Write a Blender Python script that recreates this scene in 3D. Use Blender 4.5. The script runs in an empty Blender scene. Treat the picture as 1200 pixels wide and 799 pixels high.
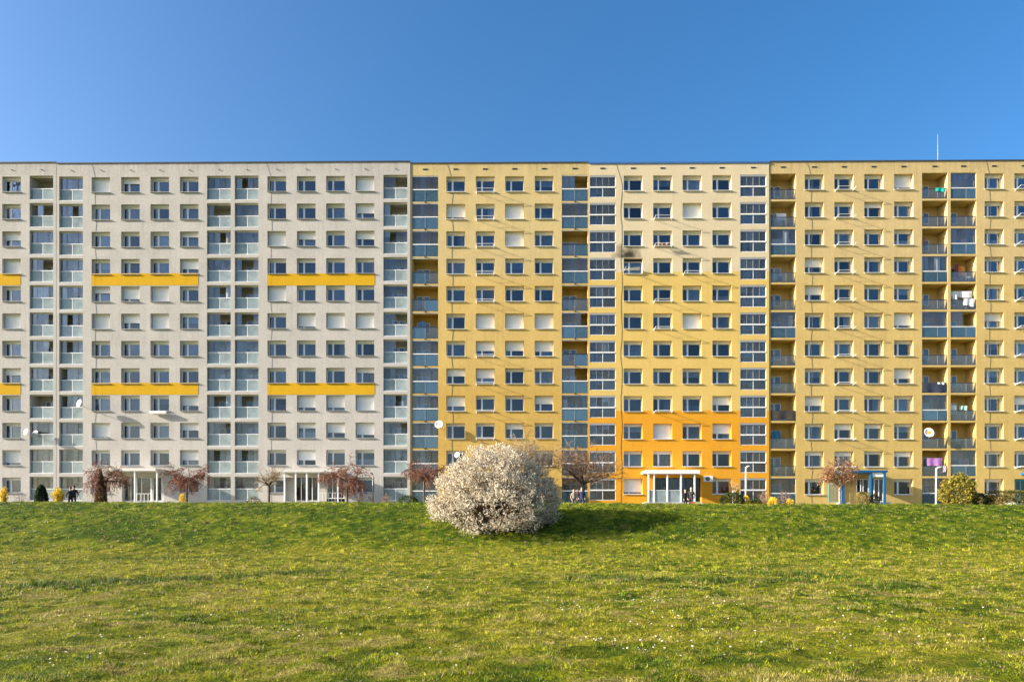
import bpy, bmesh, math, random
import numpy as np
from mathutils import Vector, Matrix

# ------------------------------------------------------------------ camera, sky, sun, exposure
SC = bpy.context.scene
COL = SC.collection
F, CX, HY = 800.0, 600.0, 610.0          # focal length and horizon in pixels of the 1200 x 799 photograph
EYE = 1.65
YAW = math.radians(0.6)
cam = bpy.data.cameras.new('camera')
cam.sensor_width = 36.0
cam.lens = 36.0 * F / 1200.0
cam.shift_y = (HY - 399.5) / 1200.0
cam.clip_start, cam.clip_end = 0.1, 3000
cam_o = bpy.data.objects.new('camera', cam)
COL.objects.link(cam_o)
cam_o.location = (0, 0, EYE)
cam_o.rotation_euler = (math.radians(90), 0, YAW)
SC.camera = cam_o

SUN_EL, SUN_A = math.radians(20.5), math.radians(11.5)   # low sun raking the facade from the left
world = bpy.data.worlds.new('World')
SC.world = world
world.use_nodes = True
nt = world.node_tree
for n in list(nt.nodes):
    nt.nodes.remove(n)
sky = nt.nodes.new('ShaderNodeTexSky')
sky.sky_type = 'NISHITA'
sky.sun_disc = False
sky.sun_elevation = SUN_EL
sky.sun_rotation = math.atan2(-math.cos(SUN_A), -math.sin(SUN_A))
sky.altitude = 300
sky.air_density = 1.0
sky.dust_density = 4.0
sky.ozone_density = 3.0
bg = nt.nodes.new('ShaderNodeBackground')
bg.inputs[1].default_value = 0.10
wo = nt.nodes.new('ShaderNodeOutputWorld')
hs = nt.nodes.new('ShaderNodeHueSaturation')
hs.inputs['Saturation'].default_value = 1.3
nt.links.new(sky.outputs[0], hs.inputs['Color'])
nt.links.new(hs.outputs[0], bg.inputs[0])
nt.links.new(bg.outputs[0], wo.inputs[0])

sl = bpy.data.lights.new('sun', 'SUN')
sl.energy = 5.0
sl.angle = math.radians(0.4)
sl.color = (1.0, 0.90, 0.76)
so = bpy.data.objects.new('sun', sl)
COL.objects.link(so)
LDIR = Vector((math.cos(SUN_EL) * math.cos(SUN_A), math.cos(SUN_EL) * math.sin(SUN_A), -math.sin(SUN_EL)))
so.rotation_euler = LDIR.to_track_quat('-Z', 'Y').to_euler()
so.location = (-60, 10, 60)

SC.view_settings.view_transform = 'Standard'
SC.view_settings.look = 'None'
SC.view_settings.exposure = 1.45
SC.view_settings.gamma = 1.0
SC.view_settings.use_curve_mapping = False
SC.render.engine = 'CYCLES'
SC.cycles.max_bounces = 8
SC.cycles.transparent_max_bounces = 16

# ------------------------------------------------------------------ helpers
RND = random.Random(7)
NP = np.random.default_rng(11)
FWD = Vector((-math.sin(YAW), math.cos(YAW), 0))
RGT = Vector((math.cos(YAW), math.sin(YAW), 0))

def at(px, py, Y):
    """photo pixel -> point on the plane y = Y"""
    d = FWD + RGT * ((px - CX) / F) + Vector((0, 0, (HY - py) / F))
    t = Y / d.y
    return Vector((d.x * t, Y, EYE + d.z * t))

def atx(px, Y):
    return at(px, HY, Y).x

class MB:
    def __init__(s):
        s.v, s.f, s.m = [], [], []
    def quad(s, a, b, c, d, m=0):
        i = len(s.v); s.v += [tuple(a), tuple(b), tuple(c), tuple(d)]; s.f.append((i, i+1, i+2, i+3)); s.m.append(m)
    def box(s, x0, x1, y0, y1, z0, z1, m=0):
        i = len(s.v)
        s.v += [(x0,y0,z0),(x1,y0,z0),(x1,y1,z0),(x0,y1,z0),(x0,y0,z1),(x1,y0,z1),(x1,y1,z1),(x0,y1,z1)]
        for q in ((0,3,2,1),(4,5,6,7),(0,1,5,4),(1,2,6,5),(2,3,7,6),(3,0,4,7)):
            s.f.append(tuple(i+k for k in q)); s.m.append(m)
    def tube(s, pts, rad, n=5, m=0, cap=True):
        pts = [Vector(p) for p in pts]
        if not hasattr(rad, '__len__'): rad = [rad]*len(pts)
        base = len(s.v)
        for k, p in enumerate(pts):
            t = (pts[min(k+1, len(pts)-1)] - pts[max(k-1, 0)])
            t = t.normalized() if t.length > 1e-9 else Vector((0,0,1))
            u = t.cross(Vector((0,0,1)) if abs(t.z) < .95 else Vector((1,0,0))).normalized()
            w = t.cross(u)
            for j in range(n):
                a = 2*math.pi*j/n
                s.v.append(tuple(p + (u*math.cos(a) + w*math.sin(a))*rad[k]))
        for k in range(len(pts)-1):
            for j in range(n):
                a = base+k*n+j; b = base+k*n+(j+1)%n
                s.f.append((a, b, b+n, a+n)); s.m.append(m)
        if cap and n > 2:
            s.f.append(tuple(base+j for j in reversed(range(n)))); s.m.append(m)
            e = base+(len(pts)-1)*n
            s.f.append(tuple(e+j for j in range(n))); s.m.append(m)
    def lathe(s, prof, n=16, org=(0,0,0), m=0):
        base = len(s.v)
        for r, z in prof:
            for j in range(n):
                a = 2*math.pi*j/n
                s.v.append((org[0]+r*math.cos(a), org[1]+r*math.sin(a), org[2]+z))
        for k in range(len(prof)-1):
            for j in range(n):
                a = base+k*n+j; b = base+k*n+(j+1)%n
                s.f.append((a, b, b+n, a+n)); s.m.append(m)
    def mesh(s, name, mats, smooth=False):
        me = bpy.data.meshes.new(name)
        me.from_pydata(s.v, [], s.f)
        if not isinstance(mats, (list, tuple)): mats = [mats]
        for mt in mats: me.materials.append(mt)
        if len(mats) > 1: me.polygons.foreach_set('material_index', s.m)
        if smooth: me.polygons.foreach_set('use_smooth', [True]*len(s.f))
        me.update()
        return me

def link(name, me, parent=None, loc=(0,0,0), rz=0.0):
    o = bpy.data.objects.new(name, me)
    COL.objects.link(o)
    o.location = loc
    if rz: o.rotation_euler = (0, 0, rz)
    if parent is not None: o.parent = parent
    return o

def tag(o, label=None, cat=None, group=None, kind=None):
    if label: o['label'] = label
    if cat: o['category'] = cat
    if group: o['group'] = group
    if kind: o['kind'] = kind
    return o

def thing(name, label, cat, loc=(0,0,0), group=None, rz=0.0):
    return tag(link(name, None, None, loc, rz), label, cat, group)

# ---------------- node materials
def new_mat(name):
    m = bpy.data.materials.new(name); m.use_nodes = True
    t = m.node_tree
    b = t.nodes['Principled BSDF']
    return m, t, b

def N(t, typ, **kw):
    n = t.nodes.new(typ)
    for k, v in kw.items():
        if k.startswith('i_'):
            key = k[2:]
            n.inputs[int(key) if key.isdigit() else key].default_value = v
        else: setattr(n, k, v)
    return n

def mixc(t, fac, a, b, blend='MIX'):
    n = t.nodes.new('ShaderNodeMix'); n.data_type = 'RGBA'; n.blend_type = blend
    for sock, val in ((n.inputs[0], fac), (n.inputs[6], a), (n.inputs[7], b)):
        if hasattr(val, 'is_linked'): t.links.new(val, sock)
        elif isinstance(val, (int, float)): sock.default_value = val
        else: sock.default_value = (*val, 1)
    return n.outputs[2]

def mth(t, op, a, b=None, c=None, clamp=False):
    n = t.nodes.new('ShaderNodeMath'); n.operation = op; n.use_clamp = clamp
    for i, val in enumerate((a, b, c)):
        if val is None: continue
        if hasattr(val, 'is_linked'): t.links.new(val, n.inputs[i])
        else: n.inputs[i].default_value = val
    return n.outputs[0]

def noise(t, vec, scale, detail=3, rough=.55, sx=None):
    n = t.nodes.new('ShaderNodeTexNoise'); n.inputs['Scale'].default_value = scale
    n.inputs['Detail'].default_value = detail; n.inputs['Roughness'].default_value = rough
    if sx:
        mp = t.nodes.new('ShaderNodeMapping'); mp.inputs['Scale'].default_value = sx
        t.links.new(vec, mp.inputs[0]); vec = mp.outputs[0]
    t.links.new(vec, n.inputs['Vector'])
    return n.outputs[0]

def mrange(t, v, a, b, c=0., d=1.):
    n = t.nodes.new('ShaderNodeMapRange')
    t.links.new(v, n.inputs[0])
    for i, x in enumerate((a, b, c, d)): n.inputs[i+1].default_value = x
    return n.outputs[0]

def simple(name, col, rough=.6, metal=0., var=.12, scale=6., bump=0., spec=.5):
    m, t, b = new_mat(name)
    p = N(t, 'ShaderNodeNewGeometry').outputs['Position']
    oi = N(t, 'ShaderNodeObjectInfo').outputs['Random']
    n = noise(t, p, scale, 4)
    f = mth(t, 'ADD', mrange(t, n, .3, .7, 1-var, 1+var*.6), mrange(t, oi, 0, 1, -var*.5, var*.5))
    c = mixc(t, 1.0, col, (1,1,1), 'MULTIPLY')
    vm = t.nodes.new('ShaderNodeVectorMath'); vm.operation = 'SCALE'
    t.links.new(c, vm.inputs[0]); t.links.new(f, vm.inputs['Scale'])
    t.links.new(vm.outputs[0], b.inputs['Base Color'])
    b.inputs['Roughness'].default_value = rough; b.inputs['Metallic'].default_value = metal
    b.inputs['Specular IOR Level'].default_value = spec
    if bump:
        bn = N(t, 'ShaderNodeBump', i_Strength=bump, i_Distance=.02)
        t.links.new(noise(t, p, scale*8, 3), bn.inputs['Height']); t.links.new(bn.outputs[0], b.inputs['Normal'])
    return m

def stucco(name, base, steps=(), dirt=.10, grain=.10, soot=None, top_z=None):
    """rendered wall; steps: list of (z below which this paint colour starts, colour, softness)"""
    m, t, b = new_mat(name)
    p = N(t, 'ShaderNodeNewGeometry').outputs['Position']
    sp = N(t, 'ShaderNodeSeparateXYZ'); t.links.new(p, sp.inputs[0])
    z = sp.outputs['Z']
    col = mixc(t, 0., base, base)
    for zz, c, soft in steps:
        f = mrange(t, z, zz+soft, zz-soft)
        col = mixc(t, f, col, c)
    g = noise(t, p, 6., 6, .75)
    g2 = noise(t, p, .55, 4, .6)
    st = noise(t, p, 1.0, 4, .65, (2.2, 2.2, .12))
    f = mth(t, 'ADD', mrange(t, g, .3, .7, -grain, grain), mrange(t, g2, .3, .7, -dirt*.7, dirt*.5))
    f = mth(t, 'ADD', f, mrange(t, st, .52, .75, 0., -dirt))
    if top_z is not None:
        near = mrange(t, z, top_z-1.7, top_z-.1, 0., 1.)
        st2 = noise(t, p, 1.0, 4, .7, (3.5, 3.5, .2))
        f = mth(t, 'ADD', f, mth(t, 'MULTIPLY', near, mrange(t, st2, .35, .7, 0., -.22)))
    f = mth(t, 'ADD', f, 1.0)
    vm = t.nodes.new('ShaderNodeVectorMath'); vm.operation = 'SCALE'
    t.links.new(col, vm.inputs[0]); t.links.new(f, vm.inputs['Scale'])
    out = vm.outputs[0]
    if soot:
        sx, sz = soot
        dx = mth(t, 'DIVIDE', mth(t, 'SUBTRACT', sp.outputs['X'], sx), 1.7)
        dz = mth(t, 'SUBTRACT', z, sz)
        dzs = mth(t, 'DIVIDE', dz, 1.5)
        r = mth(t, 'SQRT', mth(t, 'ADD', mth(t, 'MULTIPLY', dx, dx), mth(t, 'MULTIPLY', dzs, dzs)))
        r = mth(t, 'ADD', r, mrange(t, noise(t, p, 1.6, 4), .3, .7, -.25, .25))
        up = mrange(t, dz, -.25, -.05, 0., 1.)
        fac = mth(t, 'MULTIPLY', mrange(t, r, .2, 1.0, .95, 0.), up)
        out = mixc(t, fac, out, (.018, .016, .014))
    t.links.new(out, b.inputs['Base Color'])
    b.inputs['Roughness'].default_value = .9
    b.inputs['Specular IOR Level'].default_value = .2
    bn = N(t, 'ShaderNodeBump', i_Strength=.5, i_Distance=.012)
    t.links.new(noise(t, p, 22., 4, .7), bn.inputs['Height']); t.links.new(bn.outputs[0], b.inputs['Normal'])
    return m

def glass(name, refl=.14, tint=(.80, .84, .88), rough=.015, wav=.02, haze=0., hazecol=(.6,.65,.68)):
    m, t, b = new_mat(name)
    t.nodes.remove(b)
    p = N(t, 'ShaderNodeNewGeometry').outputs['Position']
    bn = N(t, 'ShaderNodeBump', i_Strength=wav, i_Distance=.5)
    t.links.new(noise(t, p, .9, 2), bn.inputs['Height'])
    tr = N(t, 'ShaderNodeBsdfTransparent', i_0=(*tint, 1))
    gl = N(t, 'ShaderNodeBsdfGlossy', i_Roughness=rough); gl.inputs[0].default_value = (.95, .97, 1, 1)
    t.links.new(bn.outputs[0], gl.inputs['Normal'])
    fr = N(t, 'ShaderNodeFresnel', i_IOR=1.5)
    oi = N(t, 'ShaderNodeObjectInfo').outputs['Random']
    fac = mth(t, 'ADD', fr.outputs[0], mrange(t, oi, 0, 1, refl*.2, refl*1.8), clamp=True)
    mx = N(t, 'ShaderNodeMixShader')
    t.links.new(fac, mx.inputs[0]); t.links.new(tr.outputs[0], mx.inputs[1]); t.links.new(gl.outputs[0], mx.inputs[2])
    out = mx.outputs[0]
    if haze:
        df = N(t, 'ShaderNodeBsdfDiffuse'); df.inputs[0].default_value = (*hazecol, 1)
        m2 = N(t, 'ShaderNodeMixShader')
        hz = mrange(t, noise(t, p, 1.3, 3), .3, .7, haze*.75, haze*1.25)
        t.links.new(hz, m2.inputs[0]); t.links.new(out, m2.inputs[1]); t.links.new(df.outputs[0], m2.inputs[2])
        out = m2.outputs[0]
    t.links.new(out, t.nodes['Material Output'].inputs[0])
    return m

def foliage(name, rough=.55, trans=.35, gain=1.0):
    """leaf colour comes from the mesh colour attribute"""
    m, t, b = new_mat(name)
    at_ = N(t, 'ShaderNodeAttribute'); at_.attribute_name = 'Col'
    b.inputs['Roughness'].default_value = rough
    b.inputs['Specular IOR Level'].default_value = .25
    t.links.new(at_.outputs['Color'], b.inputs['Base Color'])
    tl = N(t, 'ShaderNodeBsdfTranslucent'); t.links.new(at_.outputs['Color'], tl.inputs[0])
    mx = N(t, 'ShaderNodeMixShader', i_0=trans)
    t.links.new(b.outputs[0], mx.inputs[1]); t.links.new(tl.outputs[0], mx.inputs[2])
    t.links.new(mx.outputs[0], t.nodes['Material Output'].inputs[0])
    return m

M = {}
M['frame'] = simple('white window frame', (.80, .81, .82), .4, var=.04)
M['shutter'] = None
M['sill'] = simple('grey metal sill', (.42, .42, .42), .45, var=.15)
M['sill_white'] = simple('white sill', (.78, .78, .77), .5, var=.08)
M['box'] = simple('roller box', (.72, .70, .65), .6, var=.10)
M['darkmetal'] = simple('dark railing metal', (.035, .045, .06), .4, var=.1)
M['greymetal'] = simple('grey metal', (.30, .31, .32), .4, var=.1)
M['whitepaint'] = simple('white paint', (.80, .80, .79), .45, var=.05)
M['flash_dark'] = simple('dark roof flashing', (.06, .065, .085), .4, var=.15)
M['flash_blue'] = simple('blue roof flashing', (.05, .13, .33), .4, var=.15)
M['cable'] = simple('dark cable', (.06, .06, .06), .6)
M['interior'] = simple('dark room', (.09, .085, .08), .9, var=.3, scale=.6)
M['bluepaint'] = simple('blue painted steel', (.008, .10, .26), .4, var=.12)
M['tealpaint'] = simple('teal painted steel', (.03, .36, .45), .4, var=.12)
M['glass'] = glass('window glass', .035, (.78, .82, .87))
M['glazing'] = glass('loggia glazing', .028, (.88, .90, .92), .03, .03, .045, (.50, .50, .49))
M['clear'] = glass('clear balcony glass', .03, (.84, .88, .90), .02, .02, .04, (.48, .49, .49))
M['milky'] = glass('milky balcony glass', .09, (.50, .58, .60), .06, .01, .62, (.38, .46, .46))
M['smoke'] = glass('smoky blue balcony glass', .14, (.30, .42, .52), .03, .02, .42, (.10, .19, .25))
M['smoke2'] = glass('grey balcony glass', .03, (.80, .83, .81), .03, .02, .10, (.34, .36, .34))

def shutter_mat():
    m, t, b = new_mat('white roller shutter')
    p = N(t, 'ShaderNodeNewGeometry').outputs['Position']
    sp = N(t, 'ShaderNodeSeparateXYZ'); t.links.new(p, sp.inputs[0])
    w = mth(t, 'FRACT', mth(t, 'MULTIPLY', sp.outputs['Z'], 18.))
    oi = N(t, 'ShaderNodeObjectInfo').outputs['Random']
    f = mth(t, 'ADD', mrange(t, w, .0, .16, .86, 1.), mrange(t, oi, 0, 1, -.08, .05))
    vm = t.nodes.new('ShaderNodeVectorMath'); vm.operation = 'SCALE'
    vm.inputs[0].default_value = (.85, .84, .82); t.links.new(f, vm.inputs['Scale'])
    t.links.new(vm.outputs[0], b.inputs['Base Color']); b.inputs['Roughness'].default_value = .5
    bn = N(t, 'ShaderNodeBump', i_Strength=.4, i_Distance=.01)
    t.links.new(w, bn.inputs['Height']); t.links.new(bn.outputs[0], b.inputs['Normal'])
    return m
M['shutter'] = shutter_mat()

def curtain_mat(name, col):
    m = simple(name, col, .9, var=.15, scale=2.)
    return m
CURT = [curtain_mat('white curtain', (.75, .75, .76)), curtain_mat('pale blue curtain', (.45, .52, .62)),
        curtain_mat('grey curtain', (.38, .39, .42)), curtain_mat('blue curtain', (.16, .24, .42)),
        curtain_mat('beige curtain', (.55, .46, .34)), curtain_mat('dark curtain', (.10, .11, .15))]

# ------------------------------------------------------------------ value noise for terrain and lawn colours
def vnoise(x, y, seed=0):
    xi = np.floor(x).astype(np.int64); yi = np.floor(y).astype(np.int64)
    fx = x - xi; fy = y - yi
    fx = fx*fx*(3-2*fx); fy = fy*fy*(3-2*fy)
    def h(a, b):
        n = (a*374761393 + b*668265263 + seed*974634541) & 0x7fffffff
        n = ((n ^ (n >> 13)) * 1274126177) & 0x7fffffff
        return ((n ^ (n >> 16)) & 0xffff) / 65535.0
    return (h(xi, yi)*(1-fx) + h(xi+1, yi)*fx)*(1-fy) + (h(xi, yi+1)*(1-fx) + h(xi+1, yi+1)*fx)*fy
def fbm(x, y, seed=0, oct=4):
    s = 0; a = .5; tot = 0
    for k in range(oct):
        s = s + a*vnoise(x*2**k, y*2**k, seed+k*17); tot += a; a *= .5
    return s/tot

def sstep(a, b, x):
    t = np.clip((x-a)/(b-a), 0, 1); return t*t*(3-2*t)

ZC, ZT = 2.80, 2.62
def base_h(x, y):
    x = np.asarray(x, float); y = np.asarray(y, float)
    tilt = np.clip(-x/45., -1, 1)*.15
    up = sstep(33.5, 46.5, y)
    return up*(ZC + tilt) - sstep(47.5, 52, y)*(ZC + tilt - ZT)
TRACKS = [((-13.5, 16.2), (-9.5, 18.6), (-5.6, 22.6)), ((7.2, 22.2), (9.0, 20.2), (9.4, 16.8)), ((2.2, 20.0), (5.0, 18.8), (7.5, 18.9))]
def track_mask(x, y):
    m = np.zeros_like(x)
    for tr in TRACKS:
        for a, b in zip(tr[:-1], tr[1:]):
            ax, ay = a; bx, by = b
            t = np.clip(((x-ax)*(bx-ax)+(y-ay)*(by-ay))/((bx-ax)**2+(by-ay)**2), 0, 1)
            d = np.hypot(x-ax-t*(bx-ax), y-ay-t*(by-ay))
            m = np.maximum(m, np.clip(1.3-d/.95, 0, 1))
    return m*np.clip(fbm(x*.8, y*.8, 91, 2)*2.2-.4, 0, 1)
def height(x, y):
    x = np.asarray(x, float); y = np.asarray(y, float)
    h = base_h(x, y)
    near = sstep(62, 52, y)*sstep(-25, 0, y)
    h = h + near*((fbm(x*.16, y*.16, 3, 3)-.5)*.14 + (fbm(x*.9, y*1.4, 5, 3)-.5)*.07 + (fbm(x*3.0, y*3.6, 9, 3)-.5)*.14)
    return h
def hz(x, y):
    return float(height(np.array([x]), np.array([y]))[0])
def lawn_col(x, y, jitter=None):
    """true grass colours: yellow-green turf, greener clumps, straw patches"""
    g1 = fbm(x*.22, y*.30, 21, 4); g2 = fbm(x*1.1, y*1.6, 31, 4); g3 = fbm(x*3.5, y*4.5, 41, 3)
    slope = sstep(34, 39, y)*sstep(49, 46, y)
    v = .28*g1 + .36*g2 + .5*g3 - .07
    if jitter is not None: v = v + jitter
    v = v + .02 - .10*slope - .34*track_mask(x, y)
    dark = np.array([.062, .110, .003]); mid = np.array([.190, .222, .004]); yel = np.array([.335, .305, .022]); straw = np.array([.34, .26, .12])
    def mixn(a, b, t): return a*(1-t)[:, None] + b*t[:, None]
    c = mixn(np.tile(dark, (len(x), 1)), mid, np.clip((v-.34)/.14, 0, 1))
    c = mixn(c, yel, np.clip((v-.48)/.16, 0, 1))
    st = np.clip((g2*.6+g3*.5-.61)/.10, 0, 1)*np.clip(1-slope*.8, 0, 1)*sstep(30, 14, y)
    c = mixn(c, straw, st*.45)
    c[:, 0] *= 1-.12*slope
    return c

# ------------------------------------------------------------------ ground
def build_ground():
    fx = np.arange(-46, 46.01, .14); fy = np.concatenate([np.arange(4, 24, .10), np.arange(24, 50, .16)])
    xs = np.concatenate([-np.geomspace(900, 47, 22), fx, np.geomspace(47, 900, 22)])
    ys = np.concatenate([-np.geomspace(900, 6, 20), np.linspace(-4, 3, 8), fy, np.arange(50.5, 75, 1.), np.geomspace(76, 900, 18)])
    X, Y = np.meshgrid(xs, ys)
    x, y = X.ravel(), Y.ravel()
    z = height(x, y)
    nx, ny = len(xs), len(ys)
    idx = np.arange(nx*ny).reshape(ny, nx)
    q = np.stack([idx[:-1, :-1], idx[:-1, 1:], idx[1:, 1:], idx[1:, :-1]], -1).reshape(-1, 4)
    me = bpy.data.meshes.new('ground')
    me.vertices.add(nx*ny); me.vertices.foreach_set('co', np.stack([x, y, z], -1).ravel())
    me.loops.add(q.size); me.loops.foreach_set('vertex_index', q.ravel())
    me.polygons.add(len(q)); me.polygons.foreach_set('loop_start', np.arange(0, q.size, 4)); me.polygons.foreach_set('loop_total', np.full(len(q), 4))
    me.polygons.foreach_set('use_smooth', np.ones(len(q), bool))
    me.update()
    c = lawn_col(x, y)
    ca = me.color_attributes.new('Col', 'FLOAT_COLOR', 'POINT')
    ca.data.foreach_set('color', np.concatenate([c, np.ones((len(c), 1))], 1).ravel())
    m, t, b = new_mat('lawn soil and turf')
    a = N(t, 'ShaderNodeAttribute'); a.attribute_name = 'Col'
    p = N(t, 'ShaderNodeNewGeometry').outputs['Position']
    n1 = noise(t, p, 14., 5, .7); n2 = noise(t, p, 45., 3, .7)
    f = mth(t, 'ADD', mrange(t, n1, .3, .7, .22, .85), mrange(t, n2, .3, .7, -.15, .15))  # turf darkened for soil and painted shade in the gaps between blades
    vm = t.nodes.new('ShaderNodeVectorMath'); vm.operation = 'SCALE'
    t.links.new(a.outputs['Color'], vm.inputs[0]); t.links.new(f, vm.inputs['Scale'])
    t.links.new(vm.outputs[0], b.inputs['Base Color'])
    b.inputs['Roughness'].default_value = .95; b.inputs['Specular IOR Level'].default_value = .1
    bn = N(t, 'ShaderNodeBump', i_Strength=1.0, i_Distance=.06)
    t.links.new(mth(t, 'ADD', noise(t, p, 7., 5, .75), mth(t, 'MULTIPLY', n1, .5)), bn.inputs['Height']); t.links.new(bn.outputs[0], b.inputs['Normal'])
    me.materials.append(m)
    tag(link('ground', me), 'large sunlit lawn rising to a grassy bank in front of the blocks', 'lawn', kind='structure')

def tri_mesh(name, V, C, mat, k=3):
    """V: (n, k, 3) polygons, C: (n, 3) colours"""
    n = len(V)
    me = bpy.data.meshes.new(name)
    me.vertices.add(n*k); me.vertices.foreach_set('co', V.reshape(-1).astype(np.float32))
    me.loops.add(n*k); me.loops.foreach_set('vertex_index', np.arange(n*k))
    me.polygons.add(n); me.polygons.foreach_set('loop_start', np.arange(0, n*k, k)); me.polygons.foreach_set('loop_total', np.full(n, k))
    me.update()
    ca = me.color_attributes.new('Col', 'FLOAT_COLOR', 'POINT')
    cc = np.repeat(np.concatenate([C, np.ones((n, 1))], 1), k, axis=0)
    ca.data.foreach_set('color', cc.ravel().astype(np.float32))
    me.materials.append(mat)
    return me

def build_grass():
    zones = [(6.2, 10, 3600, .0075, .034, .05), (10, 15, 2100, .010, .040, .065), (15, 23, 950, .015, .050, .085), (23, 34, 420, .022, .062, .11), (34, 48.5, 330, .028, .075, .13)]
    Vs, Cs = [], []
    for y0, y1, dens, w, ln, tr in zones:
        half = y1*.75+2.5
        nt_ = int(dens*(y1-y0)*2*half/14)
        ty = NP.uniform(y0, y1, nt_); tx = NP.uniform(-half, half, nt_)
        keep = np.abs(tx) < ty*.75+2.5
        tx, ty = tx[keep], ty[keep]
        cl = fbm(tx*2.6, ty*3.2, 61, 3)
        keep = NP.uniform(0, 1, len(tx)) < np.clip((cl-.26)*3.4, .28, 1)
        tx, ty, cl = tx[keep], ty[keep], cl[keep]
        th = np.exp(NP.normal(-.05, .34, len(tx)))*(.6+.9*np.clip((cl-.3)*2., 0, 1))
        tj = NP.normal(0, .11, len(tx)); tb = np.exp(NP.normal(0, .38, len(tx)))
        k = np.repeat(np.arange(len(tx)), NP.integers(8, 21, len(tx)))
        n = len(k)
        off = NP.normal(0, tr*.5, (n, 2))
        x = tx[k]+off[:, 0]; y = ty[k]+off[:, 1]
        z = height(x, y)-.008
        L = ln*NP.uniform(.5, 1.25, n)*th[k]*(1+1.2*track_mask(x, y))
        ang = np.where(NP.uniform(0, 1, n) < .6, np.arctan2(off[:, 1], off[:, 0]), NP.uniform(0, 2*np.pi, n)); lean = NP.uniform(.1, .9, n)
        yaw = NP.uniform(-1.1, 1.1, n)
        b0 = np.stack([x-np.cos(yaw)*w/2, y-np.sin(yaw)*w/2, z], -1)
        b1 = np.stack([x+np.cos(yaw)*w/2, y+np.sin(yaw)*w/2, z], -1)
        tip = np.stack([x+np.cos(ang)*L*lean, y+np.sin(ang)*L*lean, z+L*np.sqrt(1-lean**2*.8)], -1)
        Vs.append(np.stack([b0, b1, tip], 1))
        c = lawn_col(x, y, tj[k]+NP.normal(0, .04, n))*(NP.uniform(.65, 1.3, n)*tb[k])[:, None]
        dry = (NP.uniform(0, 1, n) < .06) | ((NP.uniform(0, 1, len(tx)) < .05)[k])
        c[dry] = np.array([.36, .27, .12])*NP.uniform(.7, 1.2, (dry.sum(), 1))
        Cs.append(np.clip(c, 0, .6))
    V = np.concatenate(Vs); C = np.concatenate(Cs)
    me = tri_mesh('lawn_grass', V, C, foliage('grass blades', .5, .3))
    tag(link('lawn_grass', me), 'short yellow-green grass blades covering the field and the bank', 'grass', kind='stuff')
    print('grass blades', len(V))

def build_daisies():
    Vs, Cs = [], []
    cl = [(NP.uniform(.2, 8.2), NP.uniform(8.2, 15.5)) for _ in range(26)] + [(NP.uniform(-7, 8), NP.uniform(7.5, 18)) for _ in range(14)]
    for cx, cy in cl:
        for _ in range(int(NP.integers(4, 16))):
            x = cx+NP.normal(0, .45); y = cy+NP.normal(0, .35)
            r = NP.uniform(.009, .015); z = hz(x, y)+NP.uniform(.035, .065)
            tx, ty = NP.normal(0, .25, 2); ty -= .35
            pts = [(x+r*math.cos(a), y+r*math.sin(a), z+r*(math.cos(a)*tx+math.sin(a)*ty*-1)) for a in np.arange(6)*math.pi/3]
            Vs.append(pts); Cs.append((.80, .79, .75))
            rr = r*.35
            Vs.append([(x+rr*math.cos(a), y+rr*math.sin(a)-.001, z+.003+rr*(math.cos(a)*tx-math.sin(a)*ty)) for a in np.arange(6)*math.pi/3]); Cs.append((.75, .5, .03))
    me = tri_mesh('daisies', np.array(Vs), np.array(Cs), foliage('daisy petals', .6, .25), 6)
    tag(link('daisies', me), 'tiny white daisies scattered in the lawn', 'daisies', kind='stuff')

build_ground()
build_grass()
build_daisies()

# pavement in front of the blocks
pm = MB()
for k in range(60):
    x0 = -72+k*2.4
    pm.box(x0+.01, x0+2.39, 64.0, 67.2, ZT-.3, ZT+.03)
M['paving'] = simple('grey paving', (.33, .32, .30), .85, var=.15, bump=.3)
tag(link('pavement', pm.mesh('pavement', M['paving'])), 'grey slab path running along the front of the blocks', 'path', kind='structure')
# ------------------------------------------------------------------ apartment blocks
PXM = 70.0/F                      # metres per pixel on the facade
WW, WH, RV = 1.93, 1.58, .46      # window opening and reveal depth
FR_H = WH-.20                     # frame below the roller box

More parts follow.
